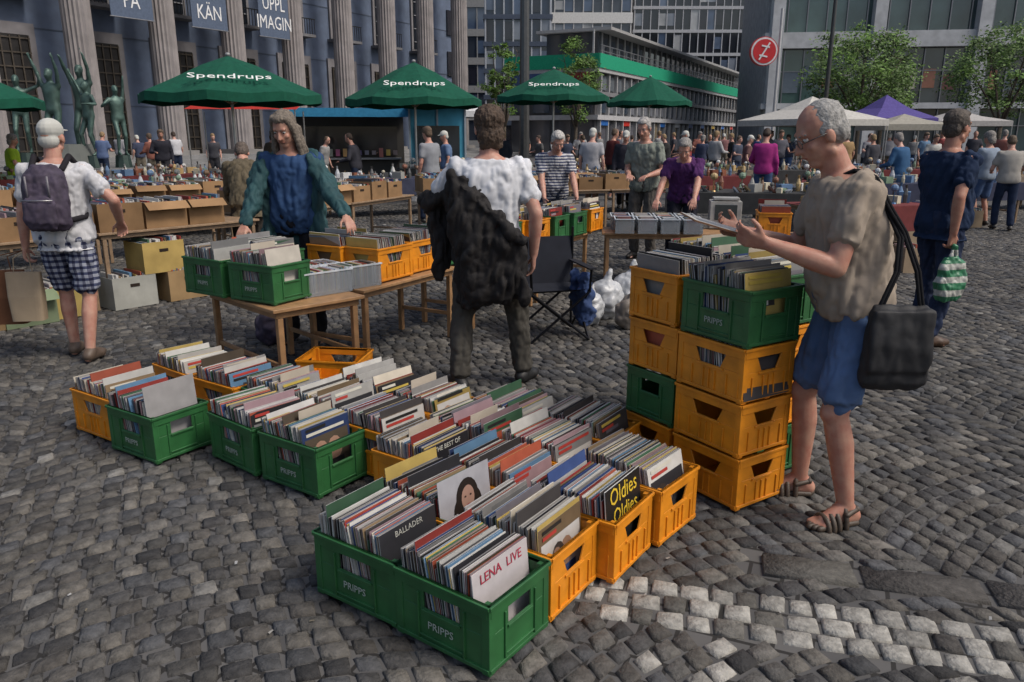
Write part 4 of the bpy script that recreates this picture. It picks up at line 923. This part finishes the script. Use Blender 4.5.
for i,(px,Y,a,b,c) in enumerate(CR):
    r=random.Random(100+i); X=(px-512)/795*Y; hd=r.uniform(0,360)
    st=r.uniform(.05,.22)
    person('pedestrian',(X,Y),hd,r.uniform(1.60,1.80),lean=r.uniform(0,.25),hp=r.uniform(0,.4),top=(a,b,c),sleeve=r.choice(('short','short','long')),bottom=r.choice(((.02,.03,.06),(.03,.03,.035),(.15,.13,.1),(.06,.1,.2))),bkind=r.choice(('pants','pants','shorts')),
      hair=r.choice(((.05,.03,.02),(.12,.08,.05),(.25,.23,.21),(.3,.2,.1))),hstyle=r.choice(('short','short','bob','bald','cap')),vox=.024 if Y<24 else .032,LA=(-.1,st-.05,.08),RA=(.1,-st,.08),LW=None if r.random()<.6 else (-.2,.35,1.05),RW=None if r.random()<.5 else (.2,.33,1.1),
      skin=r.choice(((.46,.27,.2),(.4,.23,.16),(.5,.32,.25))),wide=r.uniform(.9,1.1),belly=r.uniform(0,.07))

# ---------------------------------------------------------------- chair, bags
E=empty('camping_chair',(.33,6.15,0),rad(15)); m=MB(); T=(.015,.015,.018)
def tube(a,b): m.cap(a,b,.011,.011,'metal',T,n=8)
for s in(-1,1):
    tube((s*.24,-.22,0.01),(s*.24,.22,.42)); tube((s*.24,.22,0.01),(s*.24,-.22,.42)); tube((s*.24,.22,.01),(s*.27,.3,.85)); tube((s*.24,-.22,.4),(s*.25,-.22,.58))
    m.box((s*.25,0,.585),(.06,.5,.012),'cloth',(.02,.02,.025))
for y in(-.22,.22): tube((-.24,y,.01),(.24,y,.4)); tube((.24,y,.01),(-.24,y,.4))
m.add([(-.23,-.22,.42),(.23,-.22,.42),(.2,0,.36),(-.2,0,.36),(.23,.22,.4),(-.23,.22,.4),(.26,.27,.62),(-.26,.27,.62),(.27,.31,.78),(-.27,.31,.78)],[(0,1,2,3),(3,2,4,5),(5,4,6,7),(7,6,8,9)],'cloth',(.018,.02,.028))
m.obj('frame_and_seat',parent=E)
mat('blue_cloth',color=(.03,.06,.16),rough=.9)
m=MB(); m.cap((.24,-.1,.5),(.27,-.05,.15),.05,.08,'blue_cloth'); m.cap((.2,.02,.5),(.25,.05,.2),.05,.06,'blue_cloth'); soft(m.obj('draped_jacket',parent=E),.01,disp=.04,ds=.08,crease=.04,cs=.08)
mat('white_bag',color=(.46,.47,.48),rough=.4,bump=.3); mat('grey_bag',color=(.2,.17,.14),rough=.6)
for x,y,s,k in((.85,6.8,.2,'white_bag'),(.68,6.55,.16,'white_bag'),(1.1,7.0,.22,'white_bag'),(1.0,6.4,.15,'grey_bag'),(-1.9,5.9,.16,'backpack_cloth')):
    m=MB(); m.ell((0,0,s*.85),(s*.85,s*.7,s*.95),None,k); m.cap((0,0,s*1.4),(.03,0,s*2.2),s*.3,s*.12,k); soft(m.obj('plastic_bag',(x,y,0)),.012,disp=.03,ds=.12,disp2=0,ds2=.03,crease=.05,cs=.14)

# ---------------------------------------------------------------- light, camera
w=bpy.data.worlds.new('World'); sc.world=w; w.use_nodes=True; N=w.node_tree.nodes; L=w.node_tree.links
sky=N.new('ShaderNodeTexSky'); sky.sky_type='NISHITA'; sky.sun_disc=False; sky.sun_elevation=rad(52); sky.sun_rotation=rad(115); sky.air_density=1.0; sky.dust_density=4; sky.ozone_density=.8
L.new(sky.outputs[0],N['Background'].inputs[0]); N['Background'].inputs[1].default_value=.145
sd=bpy.data.lights.new('sun','SUN'); sd.energy=2.2; sd.angle=rad(14); sd.color=(1,.95,.87)
so=bpy.data.objects.new('sun',sd); col0.objects.link(so)
az=rad(115); el=rad(52); d=V((math.sin(az)*math.cos(el),math.cos(az)*math.cos(el),math.sin(el)))
so.rotation_euler=d.to_track_quat('Z','Y').to_euler(); so.location=(5,-5,20)
cd=bpy.data.cameras.new('camera'); cd.lens=27; cd.sensor_width=36; cd.clip_end=1500; cd.clip_start=.05
co=bpy.data.objects.new('camera',cd); col0.objects.link(co); co.location=(0,0,1.6); co.rotation_euler=(rad(75),0,0); sc.camera=co
sc.view_settings.view_transform='Standard'; sc.view_settings.look='None'; sc.view_settings.exposure=0
